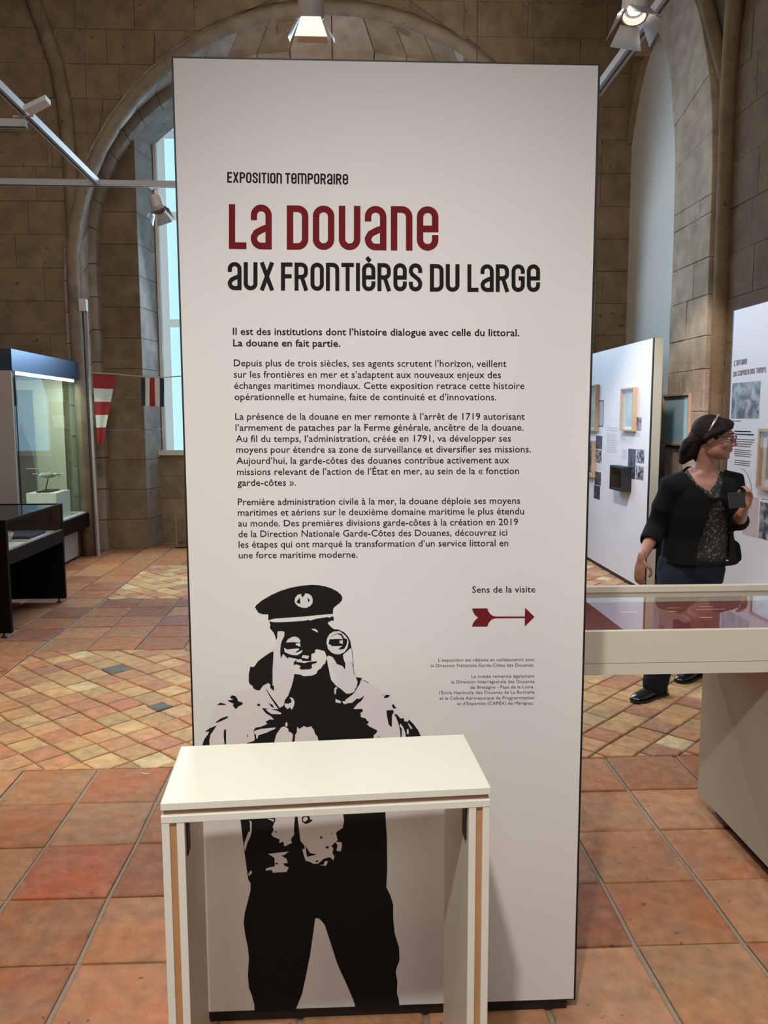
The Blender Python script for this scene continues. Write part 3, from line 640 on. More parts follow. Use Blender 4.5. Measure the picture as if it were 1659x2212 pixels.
# ---- condensed unicase lettering, drawn as ribbons of constant width
T = .147; HT = T/2
def arc(cx, cy, r, a0, a1, n=7, ry=None):
    return [(cx+r*math.cos(math.radians(a0+(a1-a0)*i/n)), cy+(ry or r)*math.sin(math.radians(a0+(a1-a0)*i/n))) for i in range(n+1)]
def strokes(c):
    w_ = .49; xl, xr, yb, yt, r = HT, w_-HT, HT, 1-HT, .17
    if c == 'L': return .41, [[(xl, 1), (xl, 0)], [(0, yb), (.41, yb)]]
    if c == 'a': return w_, [[(xl, .65), (xl, yt-r)]+arc(xl+r, yt-r, r, 180, 90)+arc(xr-r, yt-r, r, 90, 0)+[(xr, 0)], [(xr, .50), (.26, .44), (.13, .37), (xl, .27), (xl, yb+r)]+arc(xl+r, yb+r, r, 180, 270)+[(w_-.01, yb)]]
    if c == 'D': return w_, [[(xl, 0), (xl, 1)], [(.01, yt)]+arc(xr-r, yt-r, r, 90, 0)+arc(xr-r, yb+r, r, 0, -90)+[(.01, yb)]]
    if c == 'O': return w_, [arc(xl+r, yt-r, r, 180, 90)+arc(xr-r, yt-r, r, 90, 0)+arc(xr-r, yb+r, r, 0, -90)+arc(xl+r, yb+r, r, -90, -180)+[(xl, yt-r), (xl, yt-r+.01)]]
    if c == 'U': return w_, [[(xl, 1), (xl, yb+r)]+arc(xl+r, yb+r, r, 180, 270)+arc(xr-r, yb+r, r, 270, 360)+[(xr, 1)]]
    if c == 'n': return w_, [[(xl, 0), (xl, 1)], [(.01, yt)]+arc(xr-r, yt-r, r, 90, 0)+[(xr, 0)]]
    if c == 'm': return .80, [[(xl, 0), (xl, 1)], [(.01, yt)]+arc(.80-HT-r, yt-r, r, 90, 0)+[(.80-HT, 0)], [(.40, yt), (.40, 0)]]
    if c in 'eè':
        s = [[(xr, .35), (xr, yb+r)]+arc(xr-r, yb+r, r, 0, -90)+arc(xl+r, yb+r, r, -90, -180)+[(xl, yt-r)]+arc(xl+r, yt-r, r, 180, 90)+arc(xr-r, yt-r, r, 90, 0)+[(xr, .45)], [(xl, .49), (w_-.001, .49)]]
        if c == 'è': s.append([(.17, 1.20), (.30, 1.06)])
        return w_, s
    if c == 'X': return .52, [[(.075, 1), (.445, 0)], [(.445, 1), (.075, 0)]]
    if c == 'F': return .42, [[(xl, 0), (xl, 1)], [(0, yt), (.42, yt)], [(0, .51), (.39, .51)]]
    if c == 'E': return .42, [[(xl, 0), (xl, 1)], [(0, yt), (.42, yt)], [(0, .51), (.38, .51)], [(0, yb), (.42, yb)]]
    if c in 'RP':
        s = [[(xl, 0), (xl, 1)], [(.01, yt)]+arc(xr-r, yt-r, r, 90, 0)+arc(xr-r, .49+.15, r, 0, -90, ry=.15)+[(.05, .49)]]
        if c == 'R': s.append([(.28, .45), (.43, 0)])
        return w_+(.02 if c == 'R' else 0), s
    if c == 'T': return .46, [[(0, yt), (.46, yt)], [(.23, 1), (.23, 0)]]
    if c == 'I': return T, [[(HT, 0), (HT, 1)]]
    if c == 'S': return w_, [[(xr, .66), (xr, yt-r)]+arc(xr-r, yt-r, r, 0, 90)+arc(xl+r, yt-r, r, 90, 180)+[(xl, .70), (.13, .60), (.36, .42), (xr, .31), (xr, yb+r)]+arc(xr-r, yb+r, r, 0, -90)+arc(xl+r, yb+r, r, -90, -180)+[(xl, .34)]]
    if c == 'G': return w_, [[(xr, .66), (xr, yt-r)]+arc(xr-r, yt-r, r, 0, 90)+arc(xl+r, yt-r, r, 90, 180)+[(xl, yb+r)]+arc(xl+r, yb+r, r, 180, 270)+arc(xr-r, yb+r, r, -90, 0)+[(xr, .55)], [(w_, .49), (.26, .49)]]
    if c == 'C': return w_, [[(xr, .66), (xr, yt-r)]+arc(xr-r, yt-r, r, 0, 90)+arc(xl+r, yt-r, r, 90, 180)+[(xl, yb+r)]+arc(xl+r, yb+r, r, 180, 270)+arc(xr-r, yb+r, r, -90, 0)+[(xr, .34)]]
    if c == "'": return .15, [[(.075, 1), (.05, .72)]]
    return .3, []
parent_x = False
def ribbon(m, pts, fn, lift=0):
    P = [Vector(p) for p in pts]; Q = [P[0]]
    for p in P[1:]:
        if (p-Q[-1]).length > 1e-4: Q.append(p)
    n = len(Q); Ls = []; Rs = []
    for i, p in enumerate(Q):
        a = (Q[i]-Q[i-1]).normalized() if i else (Q[1]-Q[0]).normalized(); b = (Q[i+1]-Q[i]).normalized() if i < n-1 else a
        na, nb = Vector((-a.y, a.x)), Vector((-b.y, b.x)); k = na+nb; k = k/max(.5, k.dot(na)) * HT
        Ls.append(p+k); Rs.append(p-k)
    vs = [fn(*q) for q in Ls]+[fn(*q) for q in Rs]
    vs = [(v[0]-(lift if parent_x else 0), v[1]-(0 if parent_x else lift), v[2]) for v in vs]
    m.add(vs, [(i, i+1, n+i+1, n+i) for i in range(n-1)])
def word(name, txt, mat, xl, yl, xr, yr, cap, parent, place, gap=.085, thick=1.0):
    """letters fitted between two baseline pixels; place(px, py) -> point"""
    m = MB(); xs = 0; items = []
    for c in txt:
        wd, st = strokes(c); items.append((xs, st)); xs += wd+gap
    tot = xs-gap
    for x0, st in items:
        for si, s in enumerate(st):
            fn = lambda u, v, x0=x0: place(xl+(xr-xl)*(x0+u)/tot, yl+(yr-yl)*(x0+u)/tot-cap*v)
            ribbon(m, s, fn, si*.00006)
    return m.build(name, mat, parent)
def pl_panel(px, py, lvl=2): p = at(px, py, Y=PY); return (p[0], PY-.0003*lvl, p[2])
for t_, a in (('EXPOSITIOn', (491, 394.3, 609, 396.6, 22.7)), ('TemPORaIRe', (616, 396.6, 752, 398.8, 22.9))): word('overline_word', t_, 'ink', *a, panel, pl_panel)
for t_, a in (('La', (494.5, 537.5, 587, 538.8, 96.5)), ('DOUane', (619.5, 539.2, 947, 541.5, 95.5))): word('red_title_word', t_, 'red', *a, panel, pl_panel, gap=.10)
for t_, a in (('aUX', (492, 626.5, 592.5, 627.3, 60.5)), ('FROnTIèReS', (607, 627.5, 912, 629.5, 60.5)), ('DU', (928.5, 629.8, 992.5, 630.2, 59.5)), ('LaRGe', (1009.5, 630.4, 1166.5, 630.6, 59.5))): word('black_title_word', t_, 'ink', *a, panel, pl_panel, gap=.075)
# ---- running text
fc = bpy.data.curves.new('lettering', 'FONT'); fo = bpy.data.objects.new('lettering', fc); col.objects.link(fo)
def text_mesh(s, bold=0):
    fc.body = s; fc.size = 1; fc.offset = bold; fc.resolution_u = 2
    dg = bpy.context.evaluated_depsgraph_get(); dg.update()
    me = bpy.data.meshes.new_from_object(fo.evaluated_get(dg)); return me
hm = text_mesh('H'); CAP = max(v.co.y for v in hm.vertices)
def line(s, xl, yl, xr, yr, cap, bold=.005, mat='ink', lvl=2):
    me = text_mesh(s, bold); xs = [v.co.x for v in me.vertices]; a, b = min(xs), max(xs); o3 = org(panel)
    for v in me.vertices:
        t = (v.co.x-a)/(b-a); p = pl_panel(xl+(xr-xl)*t, yl+(yr-yl)*t-cap*v.co.y/CAP, lvl); v.co = Vector(p)-o3
    me.materials.clear(); me.materials.append(M[mat])
    o = bpy.data.objects.new('text_line', me); col.objects.link(o); o.parent = panel; return o
for a in [
 ("Il est des institutions dont l’histoire dialogue avec celle du littoral.", 503, 723, 1121.5, 726, 14.8, .014),
 ("La douane en fait partie.", 503.5, 747.8, 735, 749, 14.8, .014),
 ("Depuis plus de trois siècles, ses agents scrutent l’horizon, veillent", 505, 791, 1094, 792.5, 14.6),
 ("sur les frontières en mer et s’adaptent aux nouveaux enjeux des", 505, 815.7, 1082, 816.6, 14.6),
 ("échanges maritimes mondiaux. Cette exposition retrace cette histoire", 506, 839.8, 1132.7, 840.2, 14.5),
 ("opérationnelle et humaine, faite de continuité et d’innovations.", 506.6, 864, 1072, 864.5, 14.5),
 ("La présence de la douane en mer remonte à l’arrêt de 1719 autorisant", 508, 906.5, 1133.6, 906.5, 14.4),
 ("l’armement de pataches par la Ferme générale, ancêtre de la douane.", 508.7, 930.5, 1131, 930, 14.4),
 ("Au fil du temps, l’administration, créée en 1791, va développer ses", 509.5, 954.6, 1103.6, 953.7, 14.3),
 ("moyens pour étendre sa zone de surveillance et diversifier ses missions.", 510.4, 978, 1146.7, 977, 14.3),
 ("Aujourd’hui, la garde-côtes des douanes contribue activement aux", 510.8, 1002, 1099.8, 1000.5, 14.2),
 ("missions relevant de l’action de l’État en mer, au sein de la « fonction", 512, 1026, 1121, 1023.8, 14.2),
 ("garde-côtes ».", 513, 1049.5, 639.5, 1049, 14.2),
 ("Première administration civile à la mer, la douane déploie ses moyens", 513.8, 1091, 1123.5, 1088, 14.1),
 ("maritimes et aériens sur le deuxième domaine maritime le plus étendu", 513.8, 1114, 1132, 1110.8, 14.1),
 ("au monde. Des premières divisions garde-côtes à la création en 2019", 514.6, 1137.3, 1119, 1134, 14.0),
 ("de la Direction Nationale Garde-Côtes des Douanes, découvrez ici", 515, 1160.2, 1095.6, 1156.8, 14.0),
 ("les étapes qui ont marqué la transformation d’un service littoral en", 515.4, 1183, 1097.7, 1179.5, 14.0),
 ("une force maritime moderne.", 515.9, 1206, 772.4, 1204.4, 13.9),
 ("Sens de la visite", 1019.8, 1280.3, 1156.3, 1279.4, 13.7),
 ("L’exposition est réalisée en collaboration avec", 947, 1429, 1154.3, 1427.6, 6.8, .001, 'ink2'),
 ("la Direction Nationale Garde-Côtes des Douanes.", 931, 1440.9, 1153.8, 1439.6, 6.8, .001, 'ink2'),
 ("Le musée remercie également", 1018.3, 1464.2, 1154.3, 1463.4, 6.8, .001, 'ink2'),
 ("la Direction Interrégionale des Douanes", 975.2, 1476.1, 1154.3, 1475, 6.8, .001, 'ink2'),
 ("de Bretagne - Pays de la Loire,", 1015.9, 1487.7, 1153.8, 1486.6, 6.8, .001, 'ink2'),
 ("l’École Nationale des Douanes de La Rochelle", 948.2, 1499.5, 1154.3, 1498, 6.8, .001, 'ink2'),
 ("et la Cellule Aéronautique de Programmation", 949.3, 1511.4, 1153.8, 1510.1, 6.8, .001, 'ink2'),
 ("et d’Expertise (CAPEX) de Mérignac.", 987.4, 1523, 1153.5, 1521.6, 6.8, .001, 'ink2')]: line(*a)

# ------------------------------------------------------------------ small white table in front of the panel
ZT_ = .850
tab = thing('side_table', 'small white ply table with open middle standing in front of the tall panel', 'table', (-.04, 1.57, 0))
fl = at(346, 1736, Z=ZT_); fr = at(1060.5, 1700.6, Z=ZT_); br = at(1011.5, 1586, Z=ZT_); bl_ = at(404, 1611, Z=ZT_)
TU = Vector((fr[0]-fl[0], fr[1]-fl[1])); TW = TU.length; TU.normalize(); TN = Vector((-TU.y, TU.x)); TD = ((Vector((bl_[0], bl_[1]))-Vector((fl[0], fl[1]))).dot(TN)+(Vector((br[0], br[1]))-Vector((fr[0], fr[1]))).dot(TN))/2
def tl(u, v, z): return (fl[0]+TU.x*u+TN.x*v, fl[1]+TU.y*u+TN.y*v, z)
def tbox(name, mat, parent, u0, u1, v0, v1, z0, z1, bevel=.0012):
    m = MB(); m.hexa([tl(u0, v0, z0), tl(u1, v0, z0), tl(u1, v1, z0), tl(u0, v1, z0)], [tl(u0, v0, z1), tl(u1, v0, z1), tl(u1, v1, z1), tl(u0, v1, z1)]); return m.build(name, mat, parent, bevel=bevel)
b_ = .0145
tbox('top_board', 'table', tab, 0, TW, 0, TD, ZT_-b_, ZT_)
tbox('core_strip', 'wood2', tab, .004, TW-.004, .006, TD-.006, ZT_-b_-.0105, ZT_-b_, 0)
tbox('lower_board', 'table', tab, 0, TW, 0, TD, ZT_-2*b_-.0105, ZT_-b_-.0105)
zl = ZT_-2*b_-.0105
for s_ in (0, 1):
    f_ = (lambda a: a) if s_ == 0 else (lambda a: TW-a)
    u = lambda a, b: (min(f_(a), f_(b)), max(f_(a), f_(b)))
    lp = tbox('side_panel', 'table', tab, *u(.0005, .0150), .001, TD-.001, 0, zl)
    tbox('ply_core', 'wood', lp, *u(.0150, .0275), .006, TD-.006, 0.001, zl, 0)
    tbox('inner_board', 'table', lp, *u(.0275, .0420), .001, TD-.001, 0, zl)
    tbox('bracket', 'black', tab, *u(.0420, .0450), .02, .05, zl-.075, zl-.002, 0)
# ------------------------------------------------------------------ white desk showcase on the right
CY0, CY1, CZ = 2.45, 3.02, .882
sc = thing('desk_showcase', 'white desk showcase with red sheet under glass on a broad pedestal', 'showcase', (1.8, 2.8, 0))
CX0 = .50
CX1 = 2.35
zb = .740; zg = .778
box('upper_fascia', 'case', sc, CX0, CX1, CY0, CY0+.02, zg, CZ, bevel=.001)
box('lower_fascia', 'case', sc, CX0, CX1, CY0, CY0+.02, zb, zg-.0015, bevel=.001)
box('end_board', 'case', sc, CX0, CX0+.02, CY0+.02, CY1, zb, CZ)
box('end_board', 'case', sc, CX1-.02, CX1, CY0+.02, CY1, zb, CZ)
box('back_board', 'case', sc, CX0, CX1, CY1, CY1+.02, zb, CZ)
box('tray_bottom', 'case', sc, CX0+.02, CX1-.02, CY0+.02, CY1, zb, zb+.02)
box('back_rail', 'case', sc, CX0, CX1, CY1-.012, CY1+.022, CZ, CZ+.022, bevel=.001)
box('red_sheet', 'redsheet', sc, CX0+.025, CX1-.30, CY0+.024, CY1-.004, CZ-.045, CZ-.040)
box('white_card', 'mount', sc, CX1-.29, CX1-.025, CY0+.024, CY1-.004, CZ-.045, CZ-.040)
box('glass_top', 'glass', sc, CX0+.012, CX1-.012, CY0+.012, CY1-.012, CZ-.004, CZ+.001)
m = MB(); zz = CZ-.0395
for (a, b, c, d) in [(1440, 1475, 1313, 1314), (1445, 1463, 1320, 1322), (1505, 1570, 1316, 1317.5), (1512, 1543, 1310, 1311.2), (1514, 1542, 1333, 1335), (1340, 1380, 1322, 1323.6)]:
    p = at(a, d, Z=zz); q = at(b, d, Z=zz); r = at(a, c, Z=zz)
    n_ = max(3, int((b-a)/4))
    for i in range(n_):
        u0 = p[0]+(q[0]-p[0])*i/n_; u1 = p[0]+(q[0]-p[0])*(i+.7)/n_; m.box(u0, u1, p[1], r[1], zz, zz+.0004)
for i in range(13): x = .62+i*.125; m.hexa([(x, CY0+.03, zz), (x+.004, CY0+.03, zz), (x-.12+.004, CY0+.16, zz), (x-.12, CY0+.16, zz)], [(x, CY0+.03, zz+.0004), (x+.004, CY0+.03, zz+.0004), (x-.12+.004, CY0+.16, zz+.0004), (x-.12, CY0+.16, zz+.0004)])
for i in range(26): m.box(.58+i*.058, .58+i*.058+.04, CY0+.045, CY0+.049, zz, zz+.0004)
o = m.build('sheet_lettering', 'redline', sc); o['kind'] = 'stuff'
PXX = 1.392
box('pedestal', 'case_ped', sc, PXX, CX1-.12, 1.75, CY1+.004, .06, zb, bevel=.001)
box('recessed_plinth', 'black', sc, PXX+.05, CX1-.17, 1.80, CY1-.05, 0, .06)

# ------------------------------------------------------------------ partitions with prints, along the right side
PX = 2.62
def strip_px(x0, x1, y0, y1, X=PX):
    xm, ym = (x0+x1)/2, (y0+y1)/2
    a, b = at(x0, ym, X=X), at(x1, ym, X=X); t, u = at(xm, y0, X=X), at(xm, y1, X=X)
    return a[1], b[1], u[2], t[2]     # far Y, near Y, low z, high z
def partition(name, label, y0, y1, z1, near_end):
    t = thing(name, label, 'partition', (PX+.04, (y0+y1)/2, 0))
    box('board', 'parti', t, PX, PX+.02, y0+.018, y1-.018, .04, z1-.004)
    box('black_core', 'black', t, PX+.002, PX+.07, y0, y1, .02, z1)
    box('end_board', 'parti_end', t, PX+.012, PX+.085, y0-.008, y0-.0005, .02, z1-.002)
    box('plinth', 'black', t, PX+.012, PX+.06, y0+.01, y1-.01, 0, .02)
    return t
p1 = partition('display_partition', 'white display partition farther back, with two columns of small photographs', 6.90, 9.0, 2.225, True)
p2 = partition('display_partition', 'white display partition behind the visitor, headed by two lines of dark red lettering', 3.30, 5.475, 2.265, True)
k1 = crop(1250, 680, 3.684); k2 = crop(1540, 720, 4.092)
def pr(parent, name, mat, k, x0, x1, y0, y1, lift=.0015):
    (a, b), (c, d) = k([(x0, y0), (x1, y1)]); fy, ny, zl_, zh = strip_px(a, c, b, d)
    box(name, mat, parent, PX-lift, PX+.0005, min(fy, ny), max(fy, ny), zl_, zh)
def bars(parent, name, k, x0, x1, y0, y1, n, mat='ink2', ragged=True):
    m = MB(); r = random.Random(int(x0*7+y0))
    for i in range(n):
        ya = y0+(y1-y0)*i/n; yb = ya+(y1-y0)/n*.42; xr_ = x1-(x1-x0)*(r.random()*.25 if ragged else 0)
        (a, b), (c, d) = k([(x0, ya), (xr_, yb)]); fy, ny, zl_, zh = strip_px(a, c, b, d)
        m.box(PX-.0006, PX+.0002, min(fy, ny), max(fy, ny), zl_, zh)
    return m.build(name, mat, parent)
M['faint'] = plain('faint_print', (.42, .42, .48), .6)
pr(p1, 'outlined_print', 'ink2', k1, 145, 198, 680, 892, .0008); pr(p1, 'print_sheet', plain('lilac_print', (.40, .38, .46), .5), k1, 150, 193, 690, 882, .0014)
for i, (a) in enumerate([(137, 187, 963, 1068), (133, 182, 1075, 1180), (128, 177, 1250, 1355), (122, 170, 1358, 1465), (393, 452, 1068, 1303), (460, 523, 1072, 1180), (455, 518, 1203, 1313), (440, 500, 815, 920)]):
    pr(p1, 'photograph', PH[(0, 1, 0, 0, 0, 1, 1, 3)[i]], k1, *a)
bars(p1, 'text_block', k1, 225, 315, 898, 935, 2, 'faint'); bars(p1, 'text_block', k1, 225, 315, 945, 1105, 12, 'faint'); bars(p1, 'text_block', k1, 337, 380, 960, 1005, 5, 'faint'); bars(p1, 'text_block', k1, 345, 390, 1075, 1155, 7, 'faint'); bars(p1, 'text_block', k1, 440, 497, 938, 975, 3, 'faint')
bars(p1, 'text_block', k1, 137, 182, 915, 950, 3, 'faint'); bars(p1, 'text_block', k1, 130, 175, 1190, 1240, 4, 'faint')
def pl_part(px, py): p = at(px, py, X=PX); return (PX-.0012, p[1], p[2])
M['title2'] = plain('dark_red_lettering', (.10, .02, .035), .6)
k = lambda x, y: k2([(x, y)])[0]
parent_x = True
for t_, a, b, cap in (("L'aFFaIRe", (187, 291), (302, 270), 48), ('DU', (182, 386), (213, 378), 44), ('CaPRICe', (222, 378), (322, 362), 46), ('DeS', (330, 361), (372, 355), 46), ('TemPS', (384, 354), (470, 345), 48)):
    A, B = k(*a), k(*b); word('heading_word', t_, 'title2', A[0], A[1], B[0], B[1], cap/4.092, p2, pl_part)
pr(p2, 'photograph', PH[3], k2, 168, 413, 432, 752); pr(p2, 'photograph', PH[3], k2, 410, 560, 1500, 1830)
pr(p2, 'beige_caption', plain('beige_print', (.46, .38, .36), .6), k2, 268, 400, 1440, 1790)
bars(p2, 'text_block', k2, 275, 395, 1470, 1770, 12, 'faint'); bars(p2, 'text_block', k2, 175, 265, 772, 790, 1); bars(p2, 'text_block', k2, 190, 378, 862, 915, 2, 'ink'); bars(p2, 'text_block', k2, 190, 372, 935, 1015, 4)
bars(p2, 'text_block', k2, 190, 355, 1030, 1100, 4); bars(p2, 'text_block', k2, 190, 352, 1125, 1178, 3); bars(p2, 'text_block', k2, 425, 560, 1468, 1482, 1)
m = MB(); pts = []
for i in range(13):
    t = math.radians(82-i*9.5); q = k(238+108*math.cos(t)*1.0, 1440-248*math.sin(t)); p = at(*q, X=PX); pts.append((PX-.001, p[1], p[2]))
m.tube(pts, .0016, 5); m.build('map_line', 'ink2', p2)
m = MB(); q = [at(*k(*a), X=PX) for a in ((205, 1672), (235, 1680), (262, 1668))]; m.tube([(PX-.001, v[1], v[2]) for v in q], .0014, 5); m.build('map_line', 'ink2', p2)
def picture(label, X, k, x0, x1, y0, y1, print_mat, fw=.02, depth=.03, mount='mount', frame='oak', mw=.03, name='framed_picture', cat='picture', group=None, far=None):
    (a, b), (c, d) = k([(x0, y0), (x1, y1)]); fy, ny, zl_, zh = strip_px(a, c, b, d, X-depth)
    if far: fy = max(fy, ny)+far
    ya, yb = min(fy, ny), max(fy, ny)
    t = thing(name, label, cat, (X, (ya+yb)/2, (zl_+zh)/2), group)
    x0_, x1_ = X-depth, X-.0006
    m = MB()
    m.box(x0_, x1_, ya, ya+fw, zl_, zh); m.box(x0_, x1_, yb-fw, yb, zl_, zh); m.box(x0_, x1_, ya+fw, yb-fw, zl_, zl_+fw); m.box(x0_, x1_, ya+fw, yb-fw, zh-fw, zh)
    m.build('frame', frame, t)
    box('mount', mount, t, x1_-.006, x1_-.001, ya+fw, yb-fw, zl_+fw, zh-fw)
    box('print', print_mat, t, x1_-.0072, x1_-.006, ya+fw+mw, yb-fw-mw, zl_+fw+mw, zh-fw-mw)
    box('glazing', 'glass_p', t, x0_+.005, x0_+.007, ya+fw, yb-fw, zl_+fw, zh-fw)
    return t
picture('oak framed portrait sheet, upper middle of the farther partition', PX, k1, 328, 430, 582, 925, PH[4], .014, .04)
picture('oak framed sheet, top left on the farther partition, cut by the tall panel', PX, k1, 60, 130, 560, 925, PH[4], .014, .04, far=.25)
picture('oak framed sheet, bottom left on the farther partition, cut by the tall panel', PX, k1, 55, 105, 1000, 1290, PH[1], .014, .04, far=.25)
picture('black box frame holding a pale figure, casting a shadow on the farther partition', PX, k1, 246, 345, 1203, 1398, PH[5], .02, .09, mount='black', frame='black', mw=.09, name='box_frame', cat='frame')
picture('oak framed document beside the visitor on the nearer partition', PX, k2, 387, 640, 845, 1395, PH[5], .018, .035, mw=.045)
picture('oak framed sheet painted with a pale blue window reflection, hanging on the stone pier between the two partitions', XW, lambda p: p, 1429, 1486, 851, 962, mk_photo('painted_window_reflection', 3, (.42, .74, .88), (.62, .84, .92), 2), .018, .03, mw=.012)  # window reflection on the glass is painted into the print colour

# ------------------------------------------------------------------ tall lit showcase, far left
VX = -2.93; VY0, VY1 = 7.365, 9.22; VW = 1.1
vt = thing('wall_showcase', 'tall glass showcase with top fascia painted with window blue and lit interior, against the left wall', 'showcase', (VX-VW/2, 8.3, 0))
box('top_fascia', 'satin', vt, VX-VW, VX, VY0, VY1, 1.975, 2.165, bevel=.002)
box('base_tray', 'darkbox', vt, VX-VW, VX+.03, VY0, VY1+.03, .345, .497, bevel=.002)
box('display_deck', 'mount', vt, VX-VW+.01, VX-.004, VY0+.01, VY1-.01, .497, .512)
box('near_end_wall', 'grey', vt, VX-VW, VX-.012, VY0, VY0+.05, .512, 1.975)
M['case_back'] = plain('case_back', (.50, .52, .42), .7)
box('back_panel', 'case_back', vt, VX-VW, VX-VW+.02, VY0+.05, VY1, .512, 1.975)
box('glass_side', 'glass_g', vt, VX-.010, VX-.002, VY0+.02, VY1-.004, .512, 1.975)
box('end_panel', 'case_back', vt, VX-VW+.02, VX-.20, VY1-.012, VY1-.002, .512, 1.975)
box('glass_end', 'glass_g', vt, VX-.20, VX-.012, VY1-.010, VY1-.002, .512, 1.975)
box('edge_profile', 'alu', vt, VX-.016, VX+.002, VY1-.018, VY1, .512, 1.975)
box('edge_profile', 'black', vt, VX-.014, VX+.001, VY0+.050, VY0+.062, .512, 1.975)
box('light_strip', 'led', vt, VX-.06, VX-.035, VY0+.06, VY1-.12, 1.950, 1.972)
box('pedestal', 'grey', vt, VX-VW+.1, VX-.07, VY0+.3, VY1-.12, .03, .345)
box('plinth', 'black', vt, VX-VW+.14, VX-.10, VY0+.34, VY1-.16, 0, .03)
area('showcase_strip_glow', (VX-.05, 8.25, 1.946), (VX-.55, 8.25, .5), .03, 20, (.93, 1, .86), 1.6).rotation_euler = (0, .45, 0)
# photographic backdrop leaning inside: a sailor on deck
bd = thing('backdrop_print', 'dark photographic backdrop of a person on deck inside the tall showcase', 'backdrop', (VX-.64, 8.95, .512))
m = MB(); m.box(VX-.86, VX-.43, 8.95, 8.962, .513, 1.86)
m.build('sheet', plain('backdrop_grey', (.14, .15, .15), .6, var=.5, vscale=7), bd)
def bdp(u, z, d=.001): return (VX-.86+.43*u, 8.95-d, z)
m = MB(); body = [(.55, .56), (.60, .90), (.50, 1.12), (.52, 1.30), (.60, 1.40), (.64, 1.48), (.70, 1.50), (.74, 1.42), (.80, 1.34), (.90, 1.22), (.98, .98), (1.0, .56)]
m.flat(body, bdp); m.flat([(.02, .56), (.02, .80), (.12, .86), (.30, .82), (.48, .74), (.48, .56)], bdp); m.flat([(.05, .80), (.08, 1.25), (.14, 1.36), (.2, 1.25), (.2, .82)], bdp); m.build('printed_figure', 'ink2', bd)
# aeroplane model
ax, ay, az = VX-.19, 8.60, .965
bx = box('display_block', 'mount', None, ax-.15, ax+.15, ay-.20, ay+.22, .5125, .795, bevel=.002); tag(bx, 'white display block under the aeroplane model inside the tall showcase', 'block')
pn = thing('aeroplane_model', 'silver twin-propeller aeroplane model on a dark stand in the tall showcase', 'model', (ax, ay, .7955))
m = MB(); m.box(ax-.07, ax+.07, ay-.14, ay+.14, .7955, .810); m.tube([(ax, ay-.07, .810), (ax, ay+.02, az-.03)], .006, 6); m.build('stand', 'black', pn)
m = MB(); m.tube([(ax, ay-.26, az+.012), (ax, ay-.20, az+.01), (ax, ay-.05, az), (ax, ay+.12, az-.002), (ax, ay+.20, az-.01), (ax, ay+.245, az-.014)], [.008, .016, .032, .034, .022, .004], 12); m.build('fuselage', 'silver', pn, smooth=True)
m = MB(); m.hexa([(ax-.165, ay+.02, az+.012), (ax+.165, ay+.02, az+.012), (ax+.165, ay+.06, az+.012), (ax-.165, ay+.06, az+.012)], [(ax-.165, ay+.03, az+.018), (ax+.165, ay+.03, az+.018), (ax+.165, ay+.055, az+.018), (ax-.165, ay+.055, az+.018)]); m.build('wing', 'silver', pn)
m = MB(); m.hexa([(ax-.003, ay-.27, az+.02), (ax+.003, ay-.27, az+.02), (ax+.003, ay-.20, az+.02), (ax-.003, ay-.20, az+.02)], [(ax-.003, ay-.30, az+.09), (ax+.003, ay-.30, az+.09), (ax+.003, ay-.27, az+.09), (ax-.003, ay-.27, az+.09)])
m.box(ax-.10, ax+.10, ay-.30, ay-.26, az+.085, az+.091); m.build('tail', 'silver', pn)
for sgn in (-1, 1):
    m = MB(); m.tube([(ax+sgn*.08, ay-.03, az+.01), (ax+sgn*.08, ay+.05, az+.008), (ax+sgn*.08, ay+.12, az+.006), (ax+sgn*.08, ay+.145, az+.006)], [.008, .018, .016, .004], 10); e = m.build('engine', 'silver', pn, smooth=True)
    m = MB()
    for q_ in range(3): t = q_*2.094+.4; m.hexa([(ax+sgn*.08-.004, ay+.138, az+.006), (ax+sgn*.08+.004, ay+.138, az+.006), (ax+sgn*.08+.004+.05*math.cos(t), ay+.139, az+.006+.05*math.sin(t)), (ax+sgn*.08-.004+.05*math.cos(t), ay+.139, az+.006+.05*math.sin(t))], [(ax+sgn*.08-.004, ay+.142, az+.006), (ax+sgn*.08+.004, ay+.142, az+.006), (ax+sgn*.08+.004+.05*math.cos(t), ay+.143, az+.006+.05*math.sin(t)), (ax+sgn*.08-.004+.05*math.cos(t), ay+.143, az+.006+.05*math.sin(t))])
    m.build('propeller', 'silver', e)
# small helicopter model and flat sheets on the deck
hc = thing('helicopter_model', 'small grey helicopter model on the deck of the tall showcase', 'model', (VX-.30, 7.95, .5125))
m = MB(); m.tube([(VX-.30, 7.80, .57), (VX-.30, 7.86, .575), (VX-.30, 7.95, .572), (VX-.30, 8.02, .58), (VX-.30, 8.16, .60)], [.010, .032, .034, .012, .006], 10); m.build('body', 'grey', hc, smooth=True)
m = MB(); m.tube([(VX-.30, 7.93, .60), (VX-.30, 7.93, .63)], .005, 6); m.box(VX-.305, VX-.295, 7.74, 8.12, .628, .632); m.box(VX-.48, VX-.12, 7.925, 7.935, .628, .632); m.build('rotor', 'black', hc)
m = MB(); [m.tube([(VX-.30+s_*.035, 7.84, .517), (VX-.30+s_*.035, 8.0, .517)], .004, 6) for s_ in (-1, 1)]; [m.tube([(VX-.30+s_*.035, y_, .517), (VX-.30, y_, .56)], .003, 5) for s_ in (-1, 1) for y_ in (7.87, 7.97)]; m.build('skids', 'black', hc)
sh = box('document', PH[5], None, VX-.30, VX-.05, 8.72, 9.10, .5124, .5142); tag(sh, 'printed document lying on the deck of the tall showcase', 'document')
